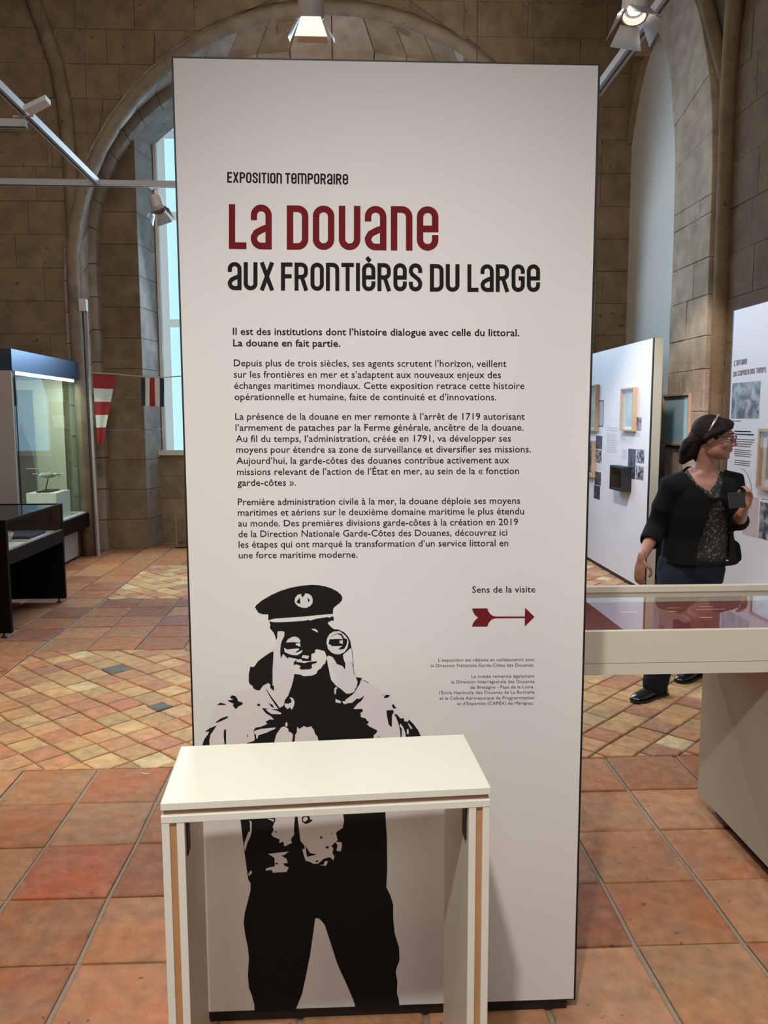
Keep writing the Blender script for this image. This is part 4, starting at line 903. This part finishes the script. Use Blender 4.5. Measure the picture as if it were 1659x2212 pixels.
# ------------------------------------------------------------------ black table vitrine in front of it
BXR = -2.39; BW = .95; BY0, BY1 = 5.745, 6.90
bt = thing('table_vitrine', 'black table vitrine with glass sides standing left, in front of the tall showcase', 'showcase', (BXR-BW/2, 6.3, 0))
for y_ in (BY0, BY1-.035):
    e = box('end_board', 'darkbox', bt, BXR-BW, BXR, y_, y_+.035, .035, .845, bevel=.001)
    for x_ in (BXR-.06, BXR-BW+.06):
        m = MB(); m.lathe([(.0, 0), (.022, 0), (.022, .006), (.007, .012), (.007, .035), (0, .035)], (x_, y_+.017, 0), 12); m.build('levelling_foot', 'black', e)
box('apron', 'darkbox', bt, BXR-.02, BXR-.001, BY0+.035, BY1-.035, .52, .622); box('apron', 'darkbox', bt, BXR-BW, BXR-BW+.02, BY0+.035, BY1-.035, .52, .622)
box('deck', 'mount', bt, BXR-BW+.02, BXR-.022, BY0+.035, BY1-.035, .60, .618)
box('light_edge', 'alu', bt, BXR-.02, BXR-.001, BY0+.035, BY1-.035, .622, .630)
box('glass_side', 'glass', bt, BXR-.008, BXR-.003, BY0+.035, BY1-.035, .63, .828)
box('back_wall', 'darkbox', bt, BXR-BW, BXR-BW+.015, BY0+.035, BY1-.035, .622, .83)
box('glass_top', 'glass', bt, BXR-BW+.02, BXR-.02, BY0+.035, BY1-.035, .834, .840)
m = MB(); m.box(BXR-.02, BXR, BY0+.035, BY1-.035, .828, .845); m.box(BXR-BW, BXR-BW+.02, BY0+.035, BY1-.035, .83, .845); m.build('top_rail', 'darkbox', bt)
for i, (x_, y_, s_) in enumerate(((BXR-.22, 6.12, 1), (BXR-.50, 6.0, .9))):
    m = MB(); m.lathe([(0, .6185), (.05*s_, .6185), (.05*s_, .628), (.10*s_, .66), (.115*s_, .70), (.110*s_, .70), (.095*s_, .665), (.045*s_, .635), (0, .632)], (x_, y_, 0), 28)
    tag(m.build('bowl', 'china', None, smooth=True), ['pale china bowl nearest the glass in the black vitrine', 'smaller pale china bowl deeper inside the black vitrine'][i], 'bowl')
tag(box('folded_cloth', 'blue_cloth', None, BXR-.42, BXR-.08, 6.35, 6.72, .6185, .645, bevel=.008), 'folded navy cloth inside the black table vitrine', 'cloth')
tag(box('paper_sheet', 'mount', None, BXR-.30, BXR-.05, 5.80, 6.02, .6185, .6205), 'sheet of white paper by the near end of the black vitrine', 'paper')
tag(box('open_booklet', PH[5], None, BXR-.30, BXR-.06, 6.255, 6.34, .6185, .624), 'open grey booklet beside the navy cloth in the vitrine', 'booklet')

# ------------------------------------------------------------------ signal flags on a line
FY = 9.15
m = MB(); z0 = 2.0
pA = at(150, 803, Y=FY); pts = [at(195, 805, Y=FY), at(225, 806.5, Y=FY), at(252, 808, Y=FY), at(280, 811.5, Y=FY), at(305, 813, Y=FY), at(330, 814, Y=FY), at(356, 815, Y=FY), at(400, 812, Y=FY), at(520, 800, Y=FY), at(640, 792, Y=FY)]
m.tube([tuple(p) for p in pts], .006, 6); ln = m.build('flag_line', 'rope', None); tag(ln, 'thin rope strung across the arch, carrying the signal flags', 'rope')
def flag(name, label, quad, cols, horizontal, wav):
    q = [at(x, y, Y=FY) for x, y in quad]; t = thing(name, label, 'flag', tuple(q[0]))
    n = len(cols); tl_, tr, br_, bl2 = [Vector(v) for v in q]
    for i, (c, f0, f1) in enumerate(cols):
        m = MB(); S = 8
        def P(u, v):
            p = (tl_*(1-u)+tr*u)*(1-v)+(bl2*(1-u)+br_*u)*v
            return (p.x, FY+wav*math.sin(u*9+v*2)*(.3+v), p.z)
        vs = []; fs = []
        for a in range(S+1):
            for b in range(S+1):
                s, r = (a/S, f0+(f1-f0)*b/S) if horizontal else (f0+(f1-f0)*b/S, a/S)
                x, y, z = P(s, r); vs.append((x, y, z))
        nn = len(vs)
        vs += [(x, y+.002, z) for x, y, z in vs]
        W = S+1
        fs = [(a*W+b, a*W+b+1, (a+1)*W+b+1, (a+1)*W+b) for a in range(S) for b in range(S)]
        fs += [tuple(nn+k for k in reversed(f)) for f in fs]
        bd_ = [a for a in range(W)]+[a*W+S for a in range(1, W)]+[S*W+b for b in range(S-1, -1, -1)]+[a*W for a in range(S-1, 0, -1)]
        fs += [(bd_[k], bd_[(k+1) % len(bd_)], bd_[(k+1) % len(bd_)]+nn, bd_[k]+nn) for k in range(len(bd_))]
        m.add(vs, fs); m.build(c[0], c[1], t, smooth=False)
R_, W_, B_ = ('red_stripe', 'flag_red'), ('white_stripe', 'flag_white'), ('navy_stripe', 'flag_blue')
flag('pennant', 'long tapering pennant of red and white bands hanging from the rope', [(200, 808), (250, 810.5), (222.5, 958), (210, 960)], [(R_, 0, .20), (W_, .20, .39), (R_, .39, .58), (W_, .58, .76), (R_, .76, 1)], True, .008)
flag('signal_flag', 'square signal flag with navy, white and red upright stripes by the window', [(304.5, 815), (354, 817), (354.5, 879), (305, 876.5)], [(B_, 0, .18), (W_, .18, .38), (R_, .38, .60), (W_, .60, .81), (B_, .81, 1)], False, .012)

# ------------------------------------------------------------------ light tracks and spotlights
TZ = 3.6
def bar(name, a, b, wd, ht, mat='track', parent=None):
    a, b = Vector(a), Vector(b); d = (b-a).normalized(); s = Vector((-d.y, d.x, 0)).normalized()*wd/2; m = MB()
    f = lambda p, z: [tuple(p-s+Vector((0, 0, z))), tuple(p+s+Vector((0, 0, z)))]
    m.hexa([*f(a, 0), *reversed(f(b, 0))], [*f(a, ht), *reversed(f(b, ht))]); return m.build(name, mat, parent)
def track(label, a, b, wires):
    mid = (Vector(a)+Vector(b))/2; t = thing('light_track', label, 'track', tuple(mid))
    bar('rail', a, b, .055, .05, 'track', t)
    d = (Vector(b)-Vector(a)).normalized(); s = Vector((-d.y, d.x, 0))*.0
    bar('slot', Vector(a)+Vector((0, 0, -.002)), Vector(b)+Vector((0, 0, -.002)), .014, .004, 'black', t)
    for w_ in wires: m = MB(); m.tube([(w_[0], w_[1], TZ+.05), (w_[0], w_[1], 7.6)], .004, 5); m.build('suspension_wire', 'cable', t)
c1 = at(210, 401, Z=TZ); YF = c1[1]
track('pale light track running into the depth, high on the left', (c1[0]+.05, 2.6, TZ), (c1[0], YF-.03, TZ), [(c1[0], YF-.2)])
track('pale light track running across the hall, in front of the arch', (-3.6, YF, TZ), (1.6, YF+.08, TZ), [(-2.6, YF), (1.2, YF+.07)])
track('pale light track running into the depth, high on the right behind the panel', (1.60, 3.5, TZ), (1.655, YF+.03, TZ), [(1.62, 5.0)])
track('pale short light track across, above the black vitrine', (-3.6, 6.04, TZ-.02), (c1[0]-.04, 6.06, TZ-.02), [(-3.0, 6.04)])
YS = 3.95
TZs = 3.72
bb = thing('light_track', 'light track above the visitor that carries two spotlights', 'track', (.7, YS, TZs)); bar('rail', (-1.6, YS, TZs), (2.2, YS, TZs), .055, .05, 'track', bb)
def spotlight(label, top, aim, s, lit, roll=0, drop=0):
    """track spotlight: stem, round housing, square front with four barn doors; aim: direction of the beam"""
    t = thing('spotlight', label, 'spotlight', top)
    T_ = Vector(top)+Vector((0, 0, -.014)); A = Vector(aim).normalized(); c = T_+Vector((0, 0, -.10*s-drop))
    m = MB(); m.tube([T_, T_+Vector((0, 0, -.07*s-drop))], .014*s, 8); m.box(T_.x-.05*s, T_.x+.05*s, T_.y-.018*s, T_.y+.018*s, T_.z-.004, T_.z+.012); m.build('adapter', 'white', t)
    e1 = A.cross(Vector((0, 1, .01))).normalized() if abs(A.z) > .8 else A.cross(Vector((0, 0, 1))).normalized(); e2 = A.cross(e1)
    if roll: q = Matrix.Rotation(roll, 3, A); e1 = q @ e1; e2 = q @ e2
    m = MB(); m.lathe([(0, 0), (.045*s, 0), (.055*s, .02*s), (.060*s, .12*s), (.060*s, .16*s), (.052*s, .16*s), (.050*s, .13*s), (0, .125*s)], c-A*.03*s, 22, A); m.build('housing', 'grey', t, smooth=False)
    f = c+A*.128*s
    m = MB(); m.lathe([(0, 0), (.048*s, 0), (.048*s, .004)], c+A*.098*s, 20, A); m.build('lens', 'lamp' if lit else 'white', t)
    for k_, (d, o_) in enumerate(((e1, e2), (-e1, e2), (e2, e1), (-e2, e1))):
        m = MB(); b0 = f+d*.058*s; b1 = f+d*(.105*s)+A*.085*s; w0, w1 = .045*s, .075*s; n_ = (b1-b0).cross(o_).normalized()*.0015
        m.hexa([tuple(b0-o_*w0), tuple(b0+o_*w0), tuple(b1+o_*w1), tuple(b1-o_*w1)], [tuple(b0-o_*w0+n_), tuple(b0+o_*w0+n_), tuple(b1+o_*w1+n_), tuple(b1-o_*w1+n_)]); m.build('barn_door', 'alu', t)
    return t
p = at(671, -20, Y=YS); spotlight('grey spotlight with open barn doors above the middle of the arch, aimed away', (p[0], YS, TZs), (.0, .30, -1), 1.0, False, drop=.10)
p = at(1372, -20, Y=YS); spotlight('glowing spotlight with open barn doors at top right, in front of the track', (p[0], YS, TZs), (-.12, -.35, -1), 1.0, True, drop=.10)
p = at(339, 408, Z=TZ); spotlight('small spotlight hanging in front of the tall window', (p[0], YF+.02, TZ), (.35, -.5, -1), .95, False)
fl_ = thing('floodlight', 'flat white floodlight head clipped to the left light track', 'lamp', tuple(at(80, 235, Z=TZ)))
q = [at(50, 238, Z=TZ-.03), at(68, 250, Z=TZ-.03), at(110, 228, Z=TZ-.03), at(98, 215, Z=TZ-.03)]
m = MB(); m.hexa([tuple(v) for v in q], [tuple(v+np.array([0, 0, .03])) for v in q]); m.build('head', 'white', fl_)
m = MB(); v = at(66, 246, Z=TZ); m.tube([(v[0]+.02, v[1], TZ-.01), (c1[0]-.05, v[1]+.0, TZ-.02)], .008, 8); m.build('clip', 'grey', fl_)

# ------------------------------------------------------------------ small wall things
jb = at(186, 661, Y=YW-.03)
jx = thing('junction_box', 'small white junction box with cable conduit running down the left rib', 'box', tuple(jb))
box('housing', 'white', jx, jb[0]-.04, jb[0]+.04, YW-.16, YW-.09, jb[2]-.07, jb[2]+.06, bevel=.004)
m = MB(); m.tube([(jb[0]-.01, YW-.12, jb[2]-.07), (jb[0]-.005, YW-.12, 1.2), (jb[0]+.01, YW-.12, .0)], .008, 6); m.build('cable', 'cable', jx)
m = MB(); m.tube([(jb[0]+.03, YW-.12, jb[2]-.07), (jb[0]+.035, YW-.12, 1.2), (jb[0]+.05, YW-.12, .0)], .014, 6); m.build('conduit', 'grey', jx)
bs = at(382, 1184, Z=0); m = MB(); bs = (bs[0], bs[1]); th = thing('barrier_stand', 'thin brown metal barrier stand below the tall window', 'barrier', (bs[0], bs[1], 0))
m.tube([(bs[0], bs[1], .012), (bs[0], bs[1], .55)], .008, 8); m.build('post', 'wood2', th); m = MB(); m.box(bs[0]-.02, bs[0]+.30, bs[1]-.02, bs[1]+.02, 0.003, .014); m.build('foot', 'black', th)
pp = at(312, 1673, Z=0); m = MB(); m.tube([(pp[0]-.016, pp[1]+.010, .0045), (pp[0]-.004, pp[1], .0045), (pp[0]+.006, pp[1]-.003, .0045), (pp[0]+.018, pp[1], .0045)], .0014, 6)
tag(m.build('thread_scrap', 'mount', None), 'tiny curl of white thread on the floor left of the white table', 'scrap')

# ------------------------------------------------------------------ the visitor
def loft(m, secs, seg=20, side=(1, 0, 0)):
    """closed tapering body: sections (centre, side radius, depth radius, [forward vector])"""
    n = len(secs); vs = []
    for i, sct in enumerate(secs):
        c, a, b = Vector(sct[0]), sct[1], sct[2]; c0, c1 = Vector(secs[max(i-1, 0)][0]), Vector(secs[min(i+1, n-1)][0]); d = (c1-c0).normalized()
        s_ = Vector(side); s_ = (s_-d*s_.dot(d)).normalized(); f_ = d.cross(s_)
        for k in range(seg):
            t = 2*math.pi*k/seg; ct, st_ = math.cos(t), math.sin(t)
            vs.append(c+s_*a*math.copysign(abs(ct)**.9, ct)+f_*b*math.copysign(abs(st_)**.9, st_))
    fs = [(i*seg+k, i*seg+(k+1) % seg, (i+1)*seg+(k+1) % seg, (i+1)*seg+k) for i in range(n-1) for k in range(seg)]
    fs += [tuple(range(seg))[::-1], tuple((n-1)*seg+k for k in range(seg))]
    m.add(vs, fs)
def limb(m, pts, rad, seg=14):
    """tapering limb with rounded ends"""
    P = [Vector(p) for p in pts]; d0 = (P[0]-P[1]).normalized(); d1 = (P[-1]-P[-2]).normalized()
    P2 = [P[0]+d0*rad[0]*.95, P[0]+d0*rad[0]*.6]+P+[P[-1]+d1*rad[-1]*.6, P[-1]+d1*rad[-1]*.95]; R2 = [rad[0]*.3, rad[0]*.8]+list(rad)+[rad[-1]*.8, rad[-1]*.3]
    m.tube(P2, R2, seg)
def ball_o(m, c, r, axes, seg=18, rings=12):
    c = Vector(c); X, Y, Z = axes; vs = []
    for i in range(rings+1):
        for k in range(seg):
            a = math.pi*i/rings; t = 2*math.pi*k/seg
            vs.append(c+X*r[0]*math.sin(a)*math.cos(t)+Y*r[1]*math.sin(a)*math.sin(t)+Z*r[2]*math.cos(a))
    m.add(vs, [(i*seg+k, (i+1)*seg+k, (i+1)*seg+(k+1) % seg, i*seg+(k+1) % seg) for i in range(rings) for k in range(seg)])
def fuse(name, m, parent, mats, voxel, smooth=6, assign=None, drop=None, thick=0):
    o = m.build(name, mats, parent); r = o.modifiers.new('r', 'REMESH'); r.mode = 'VOXEL'; r.voxel_size = voxel
    sm = o.modifiers.new('s', 'SMOOTH'); sm.factor = .5; sm.iterations = smooth
    dg = bpy.context.evaluated_depsgraph_get(); dg.update(); me = bpy.data.meshes.new_from_object(o.evaluated_get(dg))
    o.modifiers.clear(); old = o.data; o.data = me; bpy.data.meshes.remove(old); o3 = org(parent)
    me.materials.clear()
    for mm in mats: me.materials.append(M[mm])
    if drop:
        bm = bmesh.new(); bm.from_mesh(me); bmesh.ops.delete(bm, geom=[f for f in bm.faces if drop(f.calc_center_median()+o3, f.normal)], context='FACES')
        bm.to_mesh(me); bm.free()
    if assign:
        for p in me.polygons: p.material_index = assign(Vector(p.center)+o3, Vector(p.normal))
    me.polygons.foreach_set('use_smooth', [True]*len(me.polygons)); me.update()
    if thick: so = o.modifiers.new('t', 'SOLIDIFY'); so.thickness = thick; so.offset = 1
    return o
def px_of(p):
    d = np.array([p.x, p.y, p.z-CAM_H]); z = d @ CD; return 829.5+CF*(d @ CR)/z, 1106-CF*(d @ CU)/z
def inside(q, poly):
    x, y = q; c = False; n = len(poly)
    for i in range(n):
        x1, y1 = poly[i]; x2, y2 = poly[i-1]
        if (y1 > y) != (y2 > y) and x < (x2-x1)*(y-y1)/(y2-y1)+x1: c = not c
    return c
V = lambda x, y, Y: Vector(at(x, y, Y=Y))
kP = crop(1340, 870, 5.2)
PYV = 4.22
vis = thing('person', 'person with dark tied-back hair, glasses and black cardigan walking behind the white desk showcase', 'person', (1.85, 4.3, 0))
hipc = Vector((1.875, 4.27, .80)); chest = V(1513, 1085, 4.22); nb = V(1516, 1022, 4.20)
S1, S2 = V(1449, 1052, 4.19), V(1582, 1042, 4.24)
E1, W1 = V(1418, 1140, 4.26), V(1386, 1206, 4.12)
E2, W2 = V(1592, 1132, 4.20), V(1606, 1103, 3.99)
torso = [((hipc.x-.01, 4.28, .70), .160, .11), ((hipc.x+.005, 4.27, .80), .160, .115), (V(1508, 1195, 4.26), .158, .112), (V(1508, 1150, 4.25), .160, .108), (V(1511, 1105, 4.23), .165, .115), (V(1514, 1068, 4.22), .168, .112), (V(1515, 1043, 4.22), .160, .092), (V(1516, 1027, 4.22), .115, .070), (V(1518, 1012, 4.21), .060, .058)]
hf = Vector((.86, -.50, -.12)).normalized(); hs = Vector((0, 0, 1)).cross(hf).normalized(); hu = hf.cross(hs); HA = (hf, hs, hu)
hc = V(1543, 944, 4.17)
H = lambda f, s, u: hc+hf*f+hs*s+hu*u
b = MB(); loft(b, torso)
limb(b, [V(1518, 1022, 4.215), V(1525, 1000, 4.20), H(-.022, 0, -.07), H(-.01, 0, -.02)], [.060, .052, .050, .055], 16)
for sgn, S, E_, W_ in ((0, S1, E1, W1), (1, S2, E2, W2)):
    limb(b, [chest.lerp(S, .55)+Vector((0, 0, .05)), S, S.lerp(E_, .45), E_, E_.lerp(W_, .35), W_], [.062, .052, .046, .036, .037, .024])
# head: skull, cheeks, jaw, chin, nose, brow, lips, ears
ball_o(b, H(-.012, 0, .012), (.094, .074, .092), HA); ball_o(b, H(.030, 0, -.018), (.062, .062, .085), HA); ball_o(b, H(.040, 0, -.068), (.050, .048, .045), HA)
ball_o(b, H(.074, 0, -.094), (.018, .022, .016), HA); ball_o(b, H(.010, .045, -.065), (.045, .020, .035), HA); ball_o(b, H(.010, -.045, -.065), (.045, .020, .035), HA)
ball_o(b, H(.074, 0, .030), (.018, .050, .014), HA); ball_o(b, H(.060, .034, -.030), (.026, .024, .026), HA); ball_o(b, H(.060, -.034, -.030), (.026, .024, .026), HA)
limb(b, [H(.084, 0, .018), H(.098, 0, -.006), H(.108, 0, -.026)], [.007, .009, .011], 10); ball_o(b, H(.096, .011, -.030), (.011, .009, .008), HA); ball_o(b, H(.096, -.011, -.030), (.011, .009, .008), HA)
ball_o(b, H(.088, 0, -.051), (.010, .021, .0065), HA); ball_o(b, H(.086, 0, -.061), (.010, .018, .007), HA)
for s_ in (-1, 1): ball_o(b, H(-.012, s_*.077, -.012), (.018, .008, .030), HA)
# legs
hipL, hipR = Vector((1.79, 4.25, .78)), Vector((1.96, 4.30, .78))
kneeL, ankL = Vector((1.74, 4.20, .44)), Vector((1.71, 4.30, .10)); kneeR, ankR = Vector((1.99, 4.36, .44)), Vector((2.08, 4.62, .11))
limb(b, [hipL.lerp(kneeL, .22), hipL.lerp(kneeL, .5), kneeL, kneeL.lerp(ankL, .35), ankL], [.080, .078, .058, .055, .038]); limb(b, [hipR.lerp(kneeR, .22), hipR.lerp(kneeR, .5), kneeR, kneeR.lerp(ankR, .35), ankR], [.080, .078, .058, .055, .038])
def hand(W_, d, palm_n, curl, thumb_side, L_=.17, spread=1.0):
    """palm, four jointed fingers of unequal length and a thumb from the side of the palm"""
    d = d.normalized(); n_ = (palm_n-d*palm_n.dot(d)).normalized(); sd = d.cross(n_)
    pc = W_+d*.045; ball_o(b, pc, (.048, .034, .015), (d, sd, n_), 14, 10); limb(b, [W_-d*.02, W_+d*.02], [.022, .020], 10)
    for i, (o_, l) in enumerate(((-.025, .062), (-.009, .072), (.008, .068), (.024, .054))):
        p = W_+d*.080+sd*o_*spread; q = [p-d*.02, p]; a = 0
        for jn, f_ in enumerate((.45, .32, .23)):
            a += curl*(.6 if jn == 0 else 1); p = p+(d*math.cos(a)+n_*math.sin(a))*l*f_; q.append(p)
        limb(b, q, [.0085, .0088, .0080, .0075, .0068], 8)
    p = W_+d*.022+sd*thumb_side*.024; limb(b, [p, p+(d*.55+sd*thumb_side*.75+n_*.3).normalized()*.035, p+(d*.8+sd*thumb_side*.5+n_*.5).normalized()*.062, p+(d*.95+sd*thumb_side*.2+n_*.5).normalized()*.078], [.012, .0105, .0092, .0080], 8)
hand(W1, Vector((-.14, -.06, -1)), Vector((.7, .5, -.1)), .38, 1)
hand(W2, Vector((.10, -.18, .55)), Vector((-1, -.1, .1)), .62, -1)
neckline = kP([(700, 600), (730, 700), (800, 820), (870, 915), (960, 975), (1010, 985), (1070, 900), (1110, 800), (1130, 690), (1180, 600), (900, 400)])
SKI, TOP, DEN = 0, 1, 2
def body_mat(c, n):
    q = px_of(c)
    if (c-hc).length < .15 or ((c-W1).length < .21 and c.x < 1.665) or ((c-W2).length < .2 and c.y < 4.09): return SKI
    if c.z < .735: return DEN
    if c.y < 4.24 and inside(q, neckline): return SKI
    if q[1] < 1015 and 1480 < q[0] < 1560: return SKI
    if (c-E1).length < .12 and c.z < E1.z: return SKI
    return TOP
fuse('body', b, vis, ['skin', 'top', 'denim'], .0062, 3, body_mat)
# lips, eyes, eyebrows
m = MB(); ball_o(m, H(.0905, 0, -.0515), (.0095, .020, .0052), HA); ball_o(m, H(.0885, 0, -.0605), (.0095, .0165, .0058), HA); m.build('lips', 'lips', vis, smooth=True)
for s_ in (-1, 1):
    m = MB(); ball_o(m, H(.072, s_*.030, .004), (.013, .013, .0095), HA); e = m.build('eye', 'eye', vis, smooth=True)
    m = MB(); ball_o(m, H(.0815, s_*.030, .002), (.005, .0058, .0058), HA); m.build('iris', 'iris', e, smooth=True)
    m = MB(); limb(m, [H(.086, s_*.014, .026), H(.088, s_*.030, .032), H(.072, s_*.050, .028)], [.003, .0038, .002], 6); m.build('eyebrow', 'hair', vis, smooth=True)
# trousers
t_ = MB(); loft(t_, [((hipc.x-.005, 4.275, .665), .178, .122), ((hipc.x, 4.27, .74), .182, .124), ((hipc.x, 4.27, .80), .172, .118)])
for hp, kn, an in ((hipL, kneeL, ankL), (hipR, kneeR, ankR)):
    limb(t_, [hp.lerp(kn, .22), hp.lerp(kn, .55), kn, kn.lerp(an, .5), an+Vector((0, 0, -.03))], [.090, .090, .078, .074, .070])
fuse('trousers', t_, vis, ['denim'], .009, 4)
# cardigan with open front and three-quarter sleeves
c_ = MB(); loft(c_, [(V(1508, 1222, 4.26), .200, .150), (V(1508, 1195, 4.26), .192, .143)]+[(p, a+.018, d+.018) for p, a, d in torso[3:7]]+[(V(1516, 1026, 4.22), .128, .086), (V(1517, 1012, 4.215), .080, .074)])
for S, E_, W_, f_ in ((S1, E1, W1, .42), (S2, E2, W2, .25)):
    e_ = E_.lerp(W_, f_); limb(c_, [chest.lerp(S, .5)+Vector((0, 0, .05)), S, S.lerp(E_, .5), E_, e_], [.078, .067, .062, .056, .052])
limb(c_, [V(1585, 1180, 4.22), V(1592, 1205, 4.21)], [.030, .022])
opening = kP([(620, 560), (640, 640), (690, 740), (760, 830), (850, 920), (930, 985), (1000, 1070), (1040, 1100), (1010, 1200), (960, 1350), (900, 1520), (850, 1660), (830, 1780), (1215, 1780), (1225, 1500), (1215, 1300), (1190, 1150), (1110, 1085), (1130, 990), (1165, 850), (1170, 690), (1180, 560), (900, 350)])
hem = at(1500, 1217, Y=4.22)[2]
def cdrop(c, n):
    q = px_of(c)
    if c.z < hem and c.x > 1.705: return True
    if c.y < 4.27 and inside(q, opening): return True
    if (c-V(1520, 1003, 4.21)).length < .085 and c.z > V(1520, 1010, 4.21).z-.01: return True
    if (c-E1.lerp(W1, .42+.25)).length < .062: return True
    return False
fuse('cardigan', c_, vis, ['knit'], .0085, 5, drop=cdrop, thick=.004)
m = MB(); pts_ = [V(x, y, 4.095) for x, y in kP([(985, 1065), (1040, 1095), (1090, 1080)])]; limb(m, pts_, [.010, .014, .010], 8); limb(m, [pts_[1], pts_[1]+Vector((-.012, -.004, -.05))], [.007, .004], 8); m.build('cardigan_tie', 'knit', vis, smooth=True)
# hair
h_ = MB(); ball_o(h_, H(-.026, 0, .026), (.096, .086, .090), HA); ball_o(h_, H(.040, 0, .075), (.046, .060, .028), HA); ball_o(h_, H(-.070, 0, -.020), (.050, .066, .050), HA)
limb(h_, [H(.070, -.03, .062), H(.045, -.068, .045), H(.0, -.086, .020), H(-.03, -.084, -.01)], [.014, .016, .016, .016]); limb(h_, [H(.070, .03, .062), H(.045, .068, .045), H(.0, .086, .020), H(-.03, .084, -.01)], [.014, .016, .016, .016])
tail = [H(-.095, 0, -.010), V(1505, 950, 4.21), V(1492, 966, 4.22), V(1483, 982, 4.22), V(1475, 995, 4.215)]
limb(h_, tail, [.036, .048, .054, .046, .022]); limb(h_, [V(1500, 948, 4.2), V(1484, 958, 4.19), V(1472, 978, 4.19)], [.030, .028, .012]); limb(h_, [V(1508, 955, 4.23), V(1505, 978, 4.23), V(1507, 1000, 4.22)], [.03, .026, .012])
fuse('hair', h_, vis, ['hair'], .007, 2)
m = MB(); R_ = [H(.03, -.060, .092), H(.0, 0, .120), H(.03, .060, .092)]; m.tube([H(-.02, -.088, .030), H(-.005, -.070, .082), H(.0, 0, .117), H(-.005, .070, .082), H(-.02, .088, .030)], .006, 8); m.build('headband', 'alu', vis, smooth=True)
# glasses
g = MB()
for s_ in (-1, 1):
    pts_ = [H(.104-.018*abs(math.cos(t))*(1 if math.cos(t)*s_ > 0 else 0), s_*.031+.024*math.cos(t), .004+.016*math.sin(t)) for t in [i*math.pi/9 for i in range(19)]]
    g.tube(pts_, .0022, 6, False); g.tube([H(.084, s_*.055, .012), H(.04, s_*.080, .010), H(-.012, s_*.084, .004)], .0026, 6)
g.tube([H(.105, -.008, .008), H(.108, 0, .011), H(.105, .008, .008)], .002, 6); g.build('glasses', 'black', vis, smooth=True)
# shoes
def shoe(ank, dr):
    d = Vector((dr[0], dr[1], 0)).normalized(); s_ = Vector((-d.y, d.x, 0)); o_ = Vector((ank.x, ank.y, 0)); m = MB()
    secs = [(-.085, .030, .012, .035), (-.075, .034, .010, .060), (-.03, .036, .010, .085), (.03, .038, .010, .070), (.08, .046, .010, .052), (.13, .046, .010, .042), (.165, .034, .010, .032), (.180, .012, .012, .020)]
    seg = 14; vs = []
    for a, w_, z0_, z1_ in secs:
        for k_ in range(seg):
            t = 2*math.pi*k_/seg; vs.append(o_+d*a+s_*w_*math.cos(t)+Vector((0, 0, (z0_+z1_)/2+(z1_-z0_)/2*math.sin(t))))
    n = len(secs); m.add(vs, [(i*seg+k_, i*seg+(k_+1) % seg, (i+1)*seg+(k_+1) % seg, (i+1)*seg+k_) for i in range(n-1) for k_ in range(seg)]+[tuple(range(seg))[::-1], tuple((n-1)*seg+k_ for k_ in range(seg))])
    e = m.build('shoe', 'shoe', vis, smooth=True); su = e.modifiers.new('s', 'SUBSURF'); su.levels = 1; su.render_levels = 2
    m = MB(); out = [o_+d*a+s_*w_*1.04*q for q in (1, -1) for a, w_, _, _ in (secs if q > 0 else secs[::-1])]
    m.prism([(v.x, v.y) for v in out], lambda x, y, w_: (x, y, w_), .0005, .014); m.build('sole', 'black', e)
shoe(ankL, (-.86, -.50)); shoe(ankR, (-.80, -.55))
ph = thing('phone', 'dark phone held upright by the visitor in the raised hand', 'phone', tuple(V(1594, 1082, 3.93)))
pc = V(1594, 1081, 3.925); e1_ = Vector((.98, .15, .03)).normalized(); e3 = Vector((-.05, .25, .97)); e3 = (e3-e1_*e3.dot(e1_)).normalized(); e2_ = e1_.cross(e3)
m = MB(); q = lambda a, c, t: tuple(pc+e1_*a+e3*c+e2_*t)
m.hexa([q(-.052, -.038, -.004), q(.040, -.038, -.004), q(.040, .040, -.004), q(-.052, .040, -.004)], [q(-.052, -.038, .004), q(.040, -.038, .004), q(.040, .040, .004), q(-.052, .040, .004)]); m.build('case', 'phone', ph, bevel=.002)
bpy.data.objects.remove(fo); bpy.data.curves.remove(fc)
